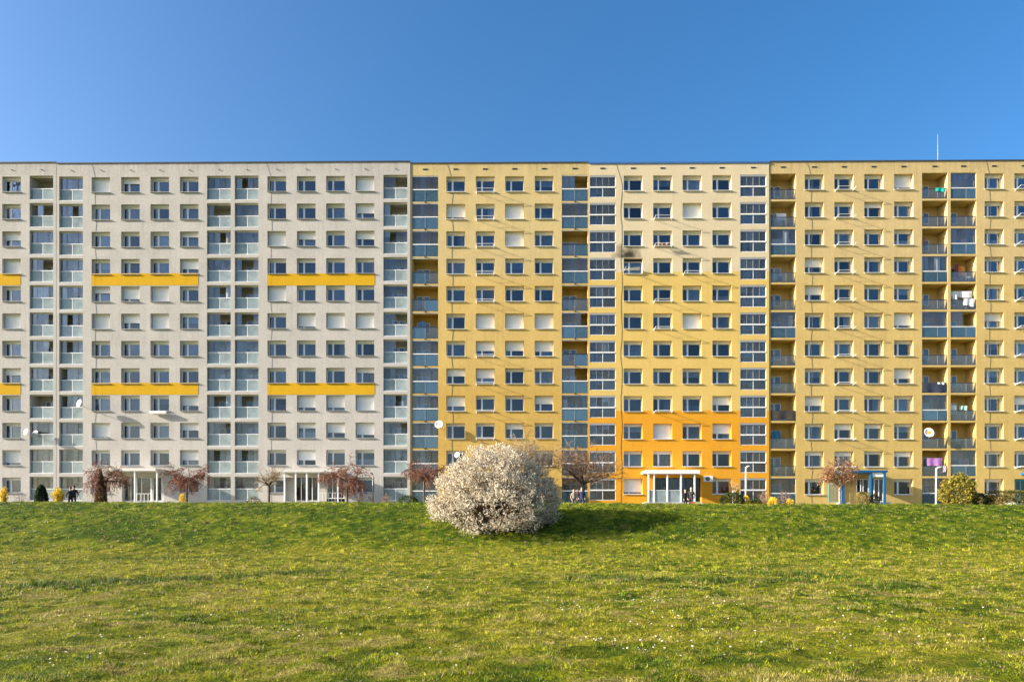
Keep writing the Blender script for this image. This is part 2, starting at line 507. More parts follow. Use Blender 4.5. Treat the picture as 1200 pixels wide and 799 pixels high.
def wall_mesh(name, x0, x1, z0, z1, Y, holes, mat, back=12.0, reveal_default=RV):
    """front sheet with openings and reveals, closed to the sides, top and back"""
    mb = MB()
    xs = sorted({round(v, 4) for h in holes for v in h[:2]} | {x0, x1})
    zs = sorted({round(v, 4) for h in holes for v in h[2:4]} | {z0, z1})
    xs = [v for v in xs if x0 <= v <= x1]
    import bisect
    occ = np.zeros((len(xs)-1, len(zs)-1), bool)
    for (a, b, c, d, dep) in holes:
        i0 = bisect.bisect_left(xs, round(a, 4)); i1 = bisect.bisect_left(xs, round(b, 4))
        j0 = bisect.bisect_left(zs, round(c, 4)); j1 = bisect.bisect_left(zs, round(d, 4))
        occ[i0:i1, j0:j1] = True
        if dep > 0:
            mb.quad((a, Y, c), (a, Y+dep, c), (a, Y+dep, d), (a, Y, d))
            mb.quad((b, Y, c), (b, Y, d), (b, Y+dep, d), (b, Y+dep, c))
            mb.quad((a, Y, d), (a, Y+dep, d), (b, Y+dep, d), (b, Y, d))
            mb.quad((a, Y, c), (b, Y, c), (b, Y+dep, c), (a, Y+dep, c))
    for j in range(len(zs)-1):
        i = 0
        while i < len(xs)-1:
            if occ[i, j]: i += 1; continue
            k = i
            while k < len(xs)-1 and not occ[k, j]: k += 1
            mb.quad((xs[i], Y, zs[j]), (xs[k], Y, zs[j]), (xs[k], Y, zs[j+1]), (xs[i], Y, zs[j+1]))
            i = k
    mb.quad((x0, Y, z0), (x0, Y, z1), (x0, Y+back, z1), (x0, Y+back, z0))
    mb.quad((x1, Y, z0), (x1, Y+back, z0), (x1, Y+back, z1), (x1, Y, z1))
    mb.quad((x0, Y+back, z0), (x0, Y+back, z1), (x1, Y+back, z1), (x1, Y+back, z0))
    return mb.mesh(name, mat)

# shared window meshes, origin = centre of the opening's bottom edge, y = 0 at the frame's front
def m_frame():
    mb = MB(); w = WW/2; e = .08; h = FR_H
    mb.box(-w, -w+e, 0, .08, 0, h); mb.box(w-e, w, 0, .08, 0, h)
    mb.box(-w+e, w-e, .002, .078, 0, .075); mb.box(-w+e, w-e, .002, .078, h-e, h)
    mx = -w+WW*.315
    mb.box(mx-.085, mx+.085, -.02, .07, .075, h-e)
    return mb.mesh('window', M['frame'])
def m_pane(xa, xb):
    mb = MB(); mb.box(xa, xb, .035, .05, .075, FR_H-.065)
    return mb.mesh('pane', M['glass'])
MXC = -WW/2+WW*.315
ME_WIN = m_frame()
ME_P1 = m_pane(-WW/2+.065, MXC-.075); ME_P2 = m_pane(MXC+.075, WW/2-.065)
def m_sill(mat, out):
    mb = MB(); mb.box(-WW/2-.04, WW/2+.04, -RV-out, -RV+.003, -.045, -.004); mb.box(-WW/2+.003, WW/2-.003, -RV+.003, .0, -.002, .012)
    return mb.mesh('sill', mat)
ME_SILL = m_sill(M['sill'], .12); ME_SILLW = m_sill(M['sill_white'], .12)
def m_sbox():
    mb = MB(); mb.box(-WW/2+.003, WW/2-.003, -.16, .08, FR_H+.002, WH-.003); return mb.mesh('shutter_box', M['box'])
ME_SBOX = m_sbox()
ME_SOOTBOX = ME_SBOX.copy(); ME_SOOTBOX.materials[0] = simple('sooty roller box', (.025, .022, .02), .8)
SHC = {}
def m_shutter(fr):
    fr = round(fr, 2)
    if fr not in SHC:
        mb = MB(); z0 = FR_H*(1-fr)+.01
        mb.box(-WW/2+.03, WW/2-.03, -.075, -.06, z0+.05, FR_H); mb.box(-WW/2+.02, WW/2-.02, -.085, -.05, z0, z0+.05)
        SHC[fr] = mb.mesh('roller_shutter', M['shutter'])
    return SHC[fr]
CUC = {}
def m_curtain(kind, ci, w=None, h=None):
    key = (kind, ci, w, h)
    if key not in CUC:
        W = (w or WW)/2-.06; H = h or FR_H
        xa, xb, za, zb = {'full': (-W, W, .08, H-.07), 'right': (MXC, W, .08, H-.07), 'rhalf': (.25*W, W, .08, H-.07),
                          'left': (-W, MXC+.05, .08, H-.07), 'low': (-W, W, .08, H*.5), 'top': (-W, W, H*.55, H-.07)}[kind]
        n = max(8, int((xb-xa)/.045)); mb = MB()
        pr = None
        for k in range(n+1):
            x = xa+(xb-xa)*k/n; y = .22+.03*math.sin(k*1.9+ci)+.015*math.sin(k*.7)
            cur = (x, y)
            if pr: mb.quad((pr[0], pr[1], za), (x, y, za), (x, y, zb), (pr[0], pr[1], zb))
            pr = cur
        CUC[key] = mb.mesh('curtain', CURT[ci])
    return CUC[key]

WIN_RND = random.Random(4)
def window(root, wx, wy, wz, shut, style, light):
    """wx centre, wy reveal plane, wz bottom of the opening (world)"""
    o = link('window', ME_WIN, root, Vector((wx, wy, wz))-root.location)
    link('pane', ME_P1, o); link('pane', ME_P2, o)
    link('sill', ME_SILLW if style == 'w' else ME_SILL, o)
    link('shutter_box', ME_SBOX if shut >= 0 else ME_SOOTBOX, o)
    if shut > 0: link('roller_shutter', m_shutter(shut), o)
    r = WIN_RND.random()
    if shut < .9 and r < light:
        k = WIN_RND.choices(['full', 'right', 'rhalf', 'left', 'low', 'top'], [5, 3, 2, 1, 1, 1])[0]
        ci = WIN_RND.choices(range(6), [4, 4, 4, 3, 1, 2])[0]
        link('curtain', m_curtain(k, ci), o)
    return o

# ---------------- loggias. origin = centre of the opening's floor edge, y = 0 on the facade plane
LDEP = 1.6
SHELL, LM = {}, {}
def cached(key, fn):
    if key not in LM: LM[key] = fn()
    return LM[key]
def bx(name, mat, *a):
    def f():
        mb = MB(); mb.box(*a); return mb.mesh(name, mat)
    return cached((name, mat.name)+tuple(round(v, 4) for v in a), f)
def boxes(name, mat, lst):
    def f():
        mb = MB()
        for a in lst: mb.box(*a)
        return mb.mesh(name, mat)
    return cached((name, mat.name)+tuple(round(v, 4) for a in lst for v in a), f)

def shell_mesh(w, h, mat, side=None):
    def f():
        mb = MB(); a = w/2; d = LDEP
        mb.quad((-a, 0, 0), (-a, 0, h), (-a, d, h), (-a, d, 0))
        mb.quad((a, 0, 0), (a, d, 0), (a, d, h), (a, 0, h))
        mb.quad((-a, 0, h), (a, 0, h), (a, d, h), (-a, d, h))
        mb.quad((-a, 0, 0), (-a, d, 0), (a, d, 0), (a, 0, 0))
        mb.quad((-a, d, 0), (-a, d, h), (a, d, h), (a, d, 0))
        # ledge beam along the side walls under the ceiling
        mb.box(a-.05, a-.001, .35, d-.003, h-.75, h-.62)
        return mb.mesh('loggia', mat)
    return cached(('shell', round(w, 3), round(h, 3), mat.name), f)

LR = random.Random(21)
def loggia(root, cx, Y, zf, w, h, style, gl, mat, door_left=True):
    o = link('loggia', shell_mesh(w, h, mat), root, Vector((cx, Y, zf))-root.location)
    a = w/2
    # balcony door and window in the back wall
    dh = 2.05
    if door_left: d0, d1, q0, q1 = -a+.22, -a+.92, -a+.98, -a+1.62
    else: d0, d1, q0, q1 = a-1.15, a-.45, a-1.85, a-1.21
    B = LDEP
    link('balcony_door', boxes('balcony_door', M['frame'], [(d0, d0+.09, B-.06, B-.002, .05, dh), (d1-.09, d1, B-.06, B-.002, .05, dh), (d0+.09, d1-.09, B-.058, B-.004, dh-.09, dh), (d0+.09, d1-.09, B-.058, B-.004, .05, .2)]), o)
    link('door_pane', bx('door_pane', M['glass'], d0+.09, d1-.09, B-.04, B-.025, .2, dh-.09), o)
    link('door_curtain', bx('door_curtain', CURT[LR.choice([5, 5, 2, 3])], d0+.09, d1-.09, B-.018, B-.008, .2, dh-.09), o)
    link('side_window', boxes('side_window', M['frame'], [(q0, q0+.07, B-.06, B-.002, .9, dh), (q1-.07, q1, B-.06, B-.002, .9, dh), (q0+.07, q1-.07, B-.058, B-.004, dh-.07, dh), (q0+.07, q1-.07, B-.058, B-.004, .9, .98)]), o)
    link('window_pane', bx('window_pane', M['glass'], q0+.07, q1-.07, B-.04, B-.025, .98, dh-.07), o)
    link('window_curtain', bx('window_curtain', CURT[LR.choice([5, 2, 3, 0])], q0+.07, q1-.07, B-.018, B-.008, .98, dh-.07), o)
    isopen = gl == '....'
    if style == 'white':
        rh, yo = 1.22, .24
        link('railing_panel', bx('railing_panel', M['milky'], -a+.03, -.03, yo, yo+.02, .05, rh-.03), o)
        link('railing_panel', bx('railing_panel', M['milky'], .03, a-.03, yo, yo+.02, .05, rh-.03), o)
        link('handrail', bx('handrail', M['whitepaint'], -a+.01, a-.01, yo-.03, yo+.05, rh-.03, rh+.05), o)
        link('post', bx('post', M['whitepaint'], -.028, .028, yo-.01, yo+.04, .0, rh-.03), o)
        link('floor_slab', bx('floor_slab', M['sill_white'], -a+.002, a-.002, .02, yo+.05, .003, .05), o)
        gy, gz0, gz1 = yo+.03, rh+.05, h-.04
        link('top_track', bx('top_track', M['box'], -a+.003, a-.003, gy-.03, gy+.04, h-.10, h-.003), o); gz1 = h-.10
    elif style == 'ochre':
        rh, yo = 1.2, .04
        open_rail = isopen
        for s in (-1, 1):
            link('railing_panel', bx('railing_panel', M['smoke2'] if isopen and LR.random() < .5 else M['smoke'], *((-a+.04, -.02) if s < 0 else (.02, a-.04)), yo, yo+.02, .06, rh-.05), o)
        link('handrail', bx('handrail', M['darkmetal'] if isopen else M['whitepaint'], -a+.01, a-.01, yo-.03, yo+.06, rh+.002, rh+(.06 if isopen else .10)), o)
        link('railing_frame', boxes('railing_frame', M['darkmetal'], [(-a+.003, -a+.04, yo-.01, yo+.035, .06, rh-.05), (a-.04, a-.003, yo-.01, yo+.035, .06, rh-.05), (-a+.003, a-.003, yo-.012, yo+.037, rh-.05, rh), (-a+.003, a-.003, yo-.012, yo+.037, .01, .06)]), o)
        link('post', bx('post', M['greymetal'], -.02, .02, yo-.02, yo+.045, .062, rh-.052), o)
        link('drain_spout', bx('drain_spout', M['darkmetal'], -.05, .05, -.22, yo-.02, -.10, .0), o)
        gy, gz0, gz1 = yo+.02, rh+.10, h-.08
        link('top_track', bx('top_track', M['box'], -a+.003, a-.003, gy-.03, gy+.03, h-.08, h-.003), o)
    elif style == 'framed':
        rh, yo = 1.02, .03
        for s in (-1, 1):
            link('railing_panel', bx('railing_panel', M['clear'], *((-a+.05, -.03) if s < 0 else (.03, a-.05)), yo+.01, yo+.03, .07, rh-.03), o)
        link('glazing_frame', boxes('glazing_frame', M['whitepaint'], [(-a+.002, -a+.05, yo, yo+.06, .0, h-.003), (a-.05, a-.002, yo, yo+.06, .0, h-.003), (-a+.05, a-.05, yo, yo+.06, .02, .07), (-.03, .03, yo+.003, yo+.057, .07, rh-.03)]), o)
        link('handrail', bx('handrail', M['whitepaint'], -a+.05, a-.05, yo-.05, yo+.07, rh-.03, rh+.10), o)
        link('top_track', bx('top_track', M['greymetal'], -a+.05, a-.05, yo-.02, yo+.06, h-.20, h-.003), o)
        gy, gz0, gz1 = yo+.03, rh+.10, h-.20
    else:
        rh, yo = 1.03, .05
        pm_ = M['smoke'] if not isopen else M['smoke2']
        for s in (-1, 1):
            link('railing_panel', bx('railing_panel', pm_, *((-a+.04, .28) if s < 0 else (.32, a-.04)), yo, yo+.02, .08, rh-.03), o)
        link('handrail', bx('handrail', M['darkmetal'] if isopen else M['greymetal'], -a+.01, a-.01, yo-.02, yo+.04, rh-.03, rh+.02), o)
        link('railing_frame', boxes('railing_frame', M['darkmetal'], [(-a+.003, -a+.04, yo-.01, yo+.035, .08, rh-.03), (a-.04, a-.003, yo-.01, yo+.035, .08, rh-.03), (-a+.003, a-.003, yo-.012, yo+.037, .01, .08)]), o)
        link('post', bx('post', M['greymetal'], .285, .315, yo-.01, yo+.04, .082, rh-.032), o)
        gy, gz0, gz1 = yo+.02, rh+.02, h-.06
        if not isopen:
            link('glazing_rail', bx('glazing_rail', M['whitepaint'], -a+.01, a-.01, yo-.03, yo+.06, rh+.022, rh+.10), o); gz0 = rh+.10
            link('top_track', bx('top_track', M['greymetal'], -a+.003, a-.003, gy-.03, gy+.03, h-.06, h-.003), o)
    n = len(gl)
    for k, ch in enumerate(gl):
        if ch == '.': continue
        xa = -a+.05+(2*a-.1)*k/n; xb = -a+.05+(2*a-.1)*(k+1)/n
        link('glazing_pane', bx('glazing_pane', M['glazing'], xa+.015, xb-.015, gy+.03*(k%2), gy+.03*(k%2)+.012, gz0+.005, gz1-.005), o)
        if ch in 'wpob':
            ci = {'w': 0, 'p': 2, 'o': 4, 'b': 1}[ch]  # b panes: pale blue sheet stands in for sky reflected in the glass
            link('blind_or_reflection', bx('blind_or_reflection', CURT[ci], xa+.01, xb-.01, gy+.08, gy+.09, gz0+.02, gz1-.01), o)
        if ch == 'g' and LR.random() < .13:
            link('blind_or_reflection', bx('blind_or_reflection', CURT[LR.choice([0, 1, 2, 4])], xa+.01, xb-.01, gy+.08, gy+.09, gz0+(gz1-gz0)*LR.choice([.02, .02, .35, .55]), gz1-.01), o)
        if style == 'framed' and k:
            link('mullion', bx('mullion', M['greymetal'], xa-.016, xa+.016, gy-.012, gy+.022, gz0, gz1), o)
    return o

ENT = {}
def block(name, label, Y, mat, xl, xr, ytop, y0ref, y10ref, wins, logs, flash, shut, cable_px, style, sillstyle, skips, extra_roof=None, light=.6, ref_x=None, entr=()):
    xm = ref_x or (xl+xr)/2
    X0, X1 = atx(xl, Y)+.02, atx(xr, Y)-.02
    zt = at(xm, ytop, Y).z
    zr0 = at(xm, y0ref, Y).z; pitch = (zr0-at(xm, y10ref, Y).z)/10
    zb = ZT-.5
    root = thing(name, label, 'building', ((X0+X1)/2, Y, ZT))
    holes = []
    wlist, llist = [], []
    for ci, px in enumerate(wins):
        cx = atx(px+11, Y)
        for r in range(12):
            if (r, ci) in skips: continue
            top = zr0-r*pitch
            holes.append((cx-WW/2, cx+WW/2, top-WH, top, RV))
            wlist.append((cx, top-WH, r, ci))
    for (pa, pb, gls, ot, ob, dl) in logs:
        cx = (atx(pa, Y)+atx(pb, Y))/2; w = atx(pb, Y)-atx(pa, Y)
        w = {'white': 2.46, 'ochre': 2.66, 'framed': 2.66, 'open': 2.58}[style]
        for r in range(12):
            top = zr0-r*pitch-ot*PXM; bot = zr0-r*pitch-ob*PXM
            holes.append((cx-w/2, cx+w/2, bot, top, 0))
            llist.append((cx, bot, w, top-bot, gls[r], dl, r))
    for (pa, pb, pt, pbm, dep) in entr:
        a = at(pa, pt, Y); b = at(pb, pbm, Y)
        holes.append((a.x, b.x, b.z, a.z, dep))
    link('wall', wall_mesh('wall', X0, X1, zb, zt, Y, holes, mat), root, -root.location)
    mb = MB(); mb.box(X0+.05, X1-.05, Y+2.4, Y+2.5, zb, zt-.6)  # one dark sheet; the shade of the rooms is put into its colour
    link('dark_room_sheet', mb.mesh('dark_room_sheet', M['interior']), root, -root.location)
    mb = MB(); mb.box(X0+.03, X1-.03, Y+.15, Y+11.9, zt-.5, zt-.35)
    link('roof', mb.mesh('roof', M['flash_dark']), root, -root.location)
    mb = MB(); mb.box(X0-.005, X1+.005, Y-.07, Y+.3, zt-.002, zt+(.17 if flash == 'blue' else .10))
    link('roof_flashing', mb.mesh('roof_flashing', M['flash_'+flash]), root, -root.location)
    for cx, zz, r, ci in wlist:
        window(root, cx, Y+RV, zz, shut.get((r, ci), 0), sillstyle, light)
    LO = {}
    for i, (cx, zf, w, h, g, dl, r) in enumerate(llist):
        LO[(i//12, r)] = (cx, zf, w, h)
        loggia(root, cx, Y, zf, w, h, style, g, mat, dl)
    # attic vents
    for px in list(wins)+[(l[0]+l[1])/2-11 for l in logs]:
        cx = atx(px+11, Y); zv = zr0+.72
        if style == 'white':
            mb = MB(); mb.tube([(0, 0, 0), (0, -.10, -.03)], .05, 6)
            link('vent', mb.mesh('vent', M['greymetal']), root, Vector((cx, Y+.01, zv))-root.location)
        else:
            link('vent', boxes('vent', M['darkmetal'], [(-.24, .24, -.02, .02, -.055, .055), (-.26, .26, -.05, .0, .056, .075)]), root, Vector((cx, Y, zv))-root.location)
    for px in cable_px:
        pts = []
        rr = random.Random(int(px))
        zz = zt; x = atx(px-5, Y)
        xt = atx(px, Y)
        ph = rr.random()*6
        while zz > ZT+.5:
            k = min(1, (zt-zz)/2.0)
            pts.append((x+(xt-x)*k+.07*math.sin(zz*1.3+ph)+rr.uniform(-.03, .03), Y-.012, zz)); zz -= .7
        mb = MB(); mb.tube(pts, .008 if style == 'white' else .012, 4)
        link('lightning_conductor', mb.mesh('lightning_conductor', M['cable']), root, -root.location)
    return root, zr0, pitch, LO

def tab(rows):
    d = {}
    for r, row in enumerate(rows):
        for c, v in enumerate(row):
            if v: d[(r, c)] = v
    return d

M['st_white'] = stucco('grey white panel render', (0.477, 0.447, 0.413), dirt=.14, grain=.17, top_z=at(300, 191, 70).z)
zA = at(790, 318.5, 70).z; zB = at(790, 481, 70).z
M['st_u3'] = stucco('ochre render', (.56, .43, .205), [(zA, (.57, .40, .138), 1.2), (at(600, 440, 70).z, (.52, .34, .088), 2.0)], .11, .11, top_z=at(600, 191, 70).z)
M['st_u4'] = stucco('cream, yellow and orange render', (0.619, 0.516, 0.344), [(zA, (.64, .45, .138), .02), (zB, (.66, .305, .022), .02)], .08, .09,
                    soot=(at(735.5, 305, 70).x, at(735, 300.5, 70).z))
M['st_u5'] = stucco('ochre yellow render', (.57, .43, .205), [(at(1000, 320, 70).z, (.57, .41, .155), 1.5), (at(1000, 470, 70).z, (.53, .375, .125), 2.0)], .12, .11, top_z=at(1000, 189, 70).z)
M['band'] = stucco('yellow painted band', (0.602, 0.344, 0.010), dirt=.08, grain=.08)

def G(s): return s.split()
# --- grey-white end section
gU0R = G('.... .b.. gggg gg.. wwwg ggg. ggg. ggg. .... gggg gggg gggg')
sU0 = tab([[0,0],[0,0],[.3,.45],[0,1],[0,0],[.5,1],[0,0],[0,.35],[.6,0],[0,0],[0,.8],[0,0]])
B0, z0_, p0_, LO0 = block('apartment_block', 'grey-white panel block end beside the dark joint, with conical evergreen and yellow shrubs before it', 70.0, M['st_white'],
      -75, 66, 191, 207, 527.2, [-32, 2.5], [(34.5, 62.5, gU0R, -1, 27.5, False)], 'dark', sU0, [], 'white', 'g', set(), ref_x=40)
# --- grey-white long section
gU1L = G('gggg gg.g gggg gggg wggg w.gg g.gg .ggg .ggg gggg gggg gggg')
gU1R = G('gggg g... gg.g gggg gg.w gg.. gggg gggg g..g ggg. g.gg gg.g')
gU2L = G('g.gg gggg gggg g..g g..g g..g gggg gggg g..g gggg g.gg gggg')
gU2R = G('gg.. w... g.gg gggg gggg gg.. gg.. gggg pp.p ggg. gggg gggg')
sU12 = tab([[1,.25,0,0, 0,0,0,1],[0,0,0,0, 0,0,0,.5],[0,0,0,.2, 1,.4,0,.4],[0,.1,0,.55, 0,.1,0,0],[.3,.75,1,0, 1,0,0,0],[1,.5,1,0, 0,.8,.9,1],
            [0]*8,[0,0,0,0, 0,0,0,.2],[0,0,0,.6, 0,.75,.75,1],[.9,0,0,.4, 0,.25,.6,.75],[0,0,0,.6, 0,.6,0,0],[0]*8])
B1, z1_, p1_, LO1 = block('apartment_block', 'long grey-white panel block with two rows of yellow painted bands between its windows', 70.0, M['st_white'],
      66, 481, 191, 207, 527.1, [107.2, 141.8, 176.2, 210.7, 313.3, 347.8, 382.1, 416.6],
      [(69.4, 97, gU1L, -1, 27.5, False), (242.4, 270.5, gU1R, -1, 27.5, False), (275, 303, gU2L, -1, 27.5, False), (449, 477.5, gU2R, -1, 27.5, False)],
      'dark', sU12, [112, 318], 'white', 'g', {(11, 1), (11, 2), (11, 5), (11, 6)}, ref_x=275, entr=[(143, 192, 558, 589, .7), (333, 404, 556, 589, .7)])
for (root, a, b, ya, yb) in ((B1, 107, 232.5, 320.6, 334.2), (B1, 313, 439.2, 320.6, 334.2), (B1, 107, 232.5, 448.6, 462.2), (B1, 313, 439.2, 448.6, 462.2), (B0, -32, 24.3, 320.6, 334.2), (B0, -32, 24.3, 448.6, 462.2)):
    A = at(a, ya, 70.0); Bp = at(b, yb, 70.0)
    mb = MB(); mb.box(A.x, Bp.x, 69.985, 70.0-.001, Bp.z, A.z)
    link('yellow_band', mb.mesh('yellow_band', M['band']), root, -root.location)
# --- ochre section
gU3L = G('gggg gggg gggg .... .... .... gggg gggg gggg gggg gggg gggg')
gU3R = G('bb.. gggg .... gggg .... ggg. .... gg.. gggg gggg gggg gggg')
sU3 = tab([[0]*4,[.75,0,1,0],[0,0,.85,0],[0]*4,[0]*4,[0,.88,1,1],[0,.55,.55,.6],[.4,.55,0,0],[.6,0,0,.45],[0,0,.3,0],[0]*4,[0]*4])
B3, z3_, p3_, LO3 = block('apartment_block', 'ochre panel block behind the white blossoming shrub', 70.06, M['st_u3'],
      481, 690, 191.5, 206.7, 527.7, [523, 557.6, 592, 626.6], [(483, 513.5, gU3L, -1, 29.5, True), (658.5, 689, gU3R, -1, 29.5, True)],
      'dark', sU3, [530], 'ochre', 'w', {(11, 1), (11, 2)}, entr=[(560, 612, 559, 590, .7)])
# --- cream, yellow and orange section
gU4L = G('gggg gggg gggg gggg gggg pppp goog gggg gggg gggg gggg gggg')
gU4R = G('gggg gggg gggg gggg gggg gggg gggg gggg gggg gggg gggg gggg')
sU4 = tab([[0]*4,[0,0,1,0],[0]*4,[-1,0,0,0],[0]*4,[0,0,.94,0],[0]*4,[0]*4,[0,0,0,.5],[0,1,0,.6],[0]*4,[.85,0,0,0]])
B4, z4_, p4_, LO4 = block('apartment_block', 'panel block painted cream above, yellow in the middle and orange at the foot', 70.0, M['st_u4'],
      690, 901.5, 192, 205.6, 528.3, [731, 765.6, 800, 835], [(691, 721.5, gU4L, -.5, 25.5, True), (867.5, 898, gU4R, -.5, 25.5, True)],
      'blue', sU4, [728], 'framed', 'w', {(11, 1), (11, 2)}, entr=[(766, 822, 559.5, 590, .6)])
# --- ochre yellow section to the right
gU5L = G('.... .... gggg .... .... gggg .... .... .... .... .... gggg')
gU5R = G('.... .... .... gggg .... gggg .... .... gggg .... .... gggg')
gU6L = G('gggg .... gggg .... .... gg.. .... .... .... .... gggg gggg')
sU5 = tab([[0,0,0,.75,0,0,0],[0,0,.2,0,0,0,0],[0]*7,[.5,0,0,0,0,0,.5],[.5,0,0,0,0,0,0],[0,0,0,.75,.45,0,0],[0]*7,[0,0,0,.6,0,0,0],[.55,0,0,0,0,.5,0],[0,.3,.2,0,0,0,0],[.15,.2,0,.25,0,0,0],[0]*7])
B5, z5_, p5_, LO5 = block('apartment_block', 'ochre yellow panel block with open balconies and blue framed entrances', 70.05, M['st_u5'],
      901.5, 1262, 189.6, 204.2, 528.6, [943.3, 978, 1013, 1048, 1154, 1189, 1223], [(902.6, 933, gU5L, -1, 29, True), (1081, 1110, gU5R, -1, 29, True), (1114, 1144, gU6L, -1, 29, True)],
      'dark', sU5, [951, 1160], 'open', 'w', {(11, 1), (11, 2), (11, 5), (11, 6)}, ref_x=1000, entr=[(986, 1038, 560, 590, .5), (1189, 1230, 561, 589, .5)])
# ---------------- entrances (parts of their blocks)
def part(root, name, mat, boxl, sub=None):
    """boxes in world coordinates as one part of root (or sub-part of sub)"""
    mb = MB()
    for a in boxl: mb.box(*a)
    o = link(name, mb.mesh(name, mat), sub if sub is not None else root)
    o.location = -root.location if sub is None else (0, 0, 0)
    return o
def prange(pa, pb, pt, pb_, Y):
    a = at(pa, pt, Y); b = at(pb, pb_, Y)
    return a.x, b.x, b.z, a.z
def glazed(root, name, pa, pb, pt, pbm, Y, cols, mat, e=.07, sub=None, glassmat=None):
    x0, x1, z0, z1 = prange(pa, pb, pt, pbm, Y)
    bl = [(x0, x0+e, Y, Y+.06, z0, z1), (x1-e, x1, Y, Y+.06, z0, z1), (x0+e, x1-e, Y+.002, Y+.058, z1-e, z1), (x0+e, x1-e, Y+.002, Y+.058, z0, z0+e)]
    cuts = [x0+e]+[x0+(x1-x0)*c for c in cols]+[x1-e]
    for c in cuts[1:-1]: bl.append((c-e/2, c+e/2, Y+.004, Y+.056, z0+e, z1-e))
    o = part(root, name, mat, bl, sub)
    for k in range(len(cuts)-1):
        xa = cuts[k]+(e/2 if k else 0); xb = cuts[k+1]-(e/2 if k < len(cuts)-2 else 0)
        part(root, 'pane', glassmat or M['glass'], [(xa, xb, Y+.025, Y+.037, z0+e, z1-e)], sub=o)
    return o
M['concrete'] = simple('pale concrete', (.46, .44, .40), .85, var=.15, bump=.3)
M['canopy'] = simple('canopy sheet', (.62, .60, .54), .6, var=.12)
M['doordark'] = simple('dark door', (.07, .06, .06), .5)
def posts(root, can, pxs, Y, ztop, r, mat):
    for px in pxs:
        x = atx(px, Y); part(root, 'post', mat, [(x-r, x+r, Y-r, Y+r, ZT-.1, ztop)], sub=can)
def handrail(root, can, x0, x1, Y, z, mat, n=5):
    bl = [(x0, x1, Y-.025, Y+.025, z+.95, z+1.0)]
    for k in range(n):
        x = x0+(x1-x0)*k/(n-1); bl.append((x-.02, x+.02, Y-.02, Y+.02, z-.3, z+.95))
    part(root, 'railing', mat, bl, sub=can)

# grey-white block: two porches
YB = 70.0
x0, x1, z0, z1 = prange(113, 186, 549.0, 552.0, 68.6)
can = part(B1, 'entrance_canopy', M['canopy'], [(x0, x1, 68.0, 69.995, z0, z1)])
posts(B1, can, (158, 184), 68.15, z0, .06, M['whitepaint'])
x0, x1, z0, z1 = prange(143, 191.5, 552.5, 558.5, 69.8)
part(B1, 'entrance_beam', M['concrete'], [(x0, x1, 69.8, 69.994, z0, z1)])
glazed(B1, 'entrance_door', 143.5, 160, 559, 587, 70.5, (.6,), M['frame'])
glazed(B1, 'entrance_door', 160, 177, 559, 587, 70.5, (.35,), M['frame'])
glazed(B1, 'entrance_door', 177, 191.5, 559, 587, 70.5, (.15, .88), M['frame'])
x0, x1, z0, z1 = prange(140, 196, 587.2, 600, 69.2)
part(B1, 'entrance_steps', M['concrete'], [(x0, x1, 69.3, 70.69, ZT-.2, z1), (x0+.2, x1-.2, 68.95, 69.299, ZT-.2, z1-.18), (x0+.2, x1-.2, 68.6, 68.949, ZT-.2, z1-.36)])
handrail(B1, can, atx(160, 69.2), atx(178, 69.2), 69.2, z1-.2, M['whitepaint'])
x0, x1, z0, z1 = prange(327, 398, 551.0, 553.4, 68.4)
can = part(B1, 'entrance_canopy', M['canopy'], [(x0, x1, 67.8, 69.995, z0, z1)])
posts(B1, can, (333.5, 346.5, 359.5, 373.5, 396), 68.0, z0, .07, M['whitepaint'])
x0, x1, z0, z1 = prange(333, 404, 553.5, 559.0, 69.8)
part(B1, 'entrance_beam', M['concrete'], [(x0, x1, 69.8, 69.994, z0, z1)])
glazed(B1, 'entrance_door', 346, 360, 558.6, 587, 70.45, (.5,), M['whitepaint'])
glazed(B1, 'entrance_door', 360, 373, 558.6, 587, 70.45, (.45,), M['whitepaint'])
glazed(B1, 'entrance_window', 383, 403.5, 560, 584, 70.45, (.33, .66), M['whitepaint'])
xa, xb, za, zb = prange(333, 346, 556, 589, 70.4); part(B1, 'entrance_panel', M['concrete'], [(xa+.003, xb, 70.4, 70.5, za+.003, zb-.003)])
xa, xb, za, zb = prange(373, 383, 556, 589, 70.4); part(B1, 'entrance_panel', M['concrete'], [(xa, xb, 70.4, 70.5, za+.003, zb-.003)])
x0, x1, z0, z1 = prange(331, 402, 587.4, 600, 69.0)
part(B1, 'entrance_steps', M['concrete'], [(x0, x1, 68.8, 70.69, ZT-.2, z1), (x0+2.6, x1-2.0, 68.45, 68.799, ZT-.2, z1-.18), (x0+2.6, x1-2.0, 68.1, 68.449, ZT-.2, z1-.36)])
handrail(B1, can, atx(374, 68.9), atx(400, 68.9), 68.9, z1-.1, M['whitepaint'], 8)
# ochre block: entrance behind the shrub
glazed(B3, 'entrance_door', 572, 600, 560, 588, 70.5, (.5,), M['frame'])
x0, x1, z0, z1 = prange(556, 616, 553, 556, 68.6)
can = part(B3, 'entrance_canopy', M['canopy'], [(x0, x1, 68.2, 70.055, z0, z1)])
posts(B3, can, (560, 612), 68.35, z0, .06, M['whitepaint'])
x0, x1, z0, z1 = prange(560, 612, 588, 600, 69.2)
part(B3, 'entrance_steps', M['concrete'], [(x0, x1, 68.9, 70.7, ZT-.2, z1)])
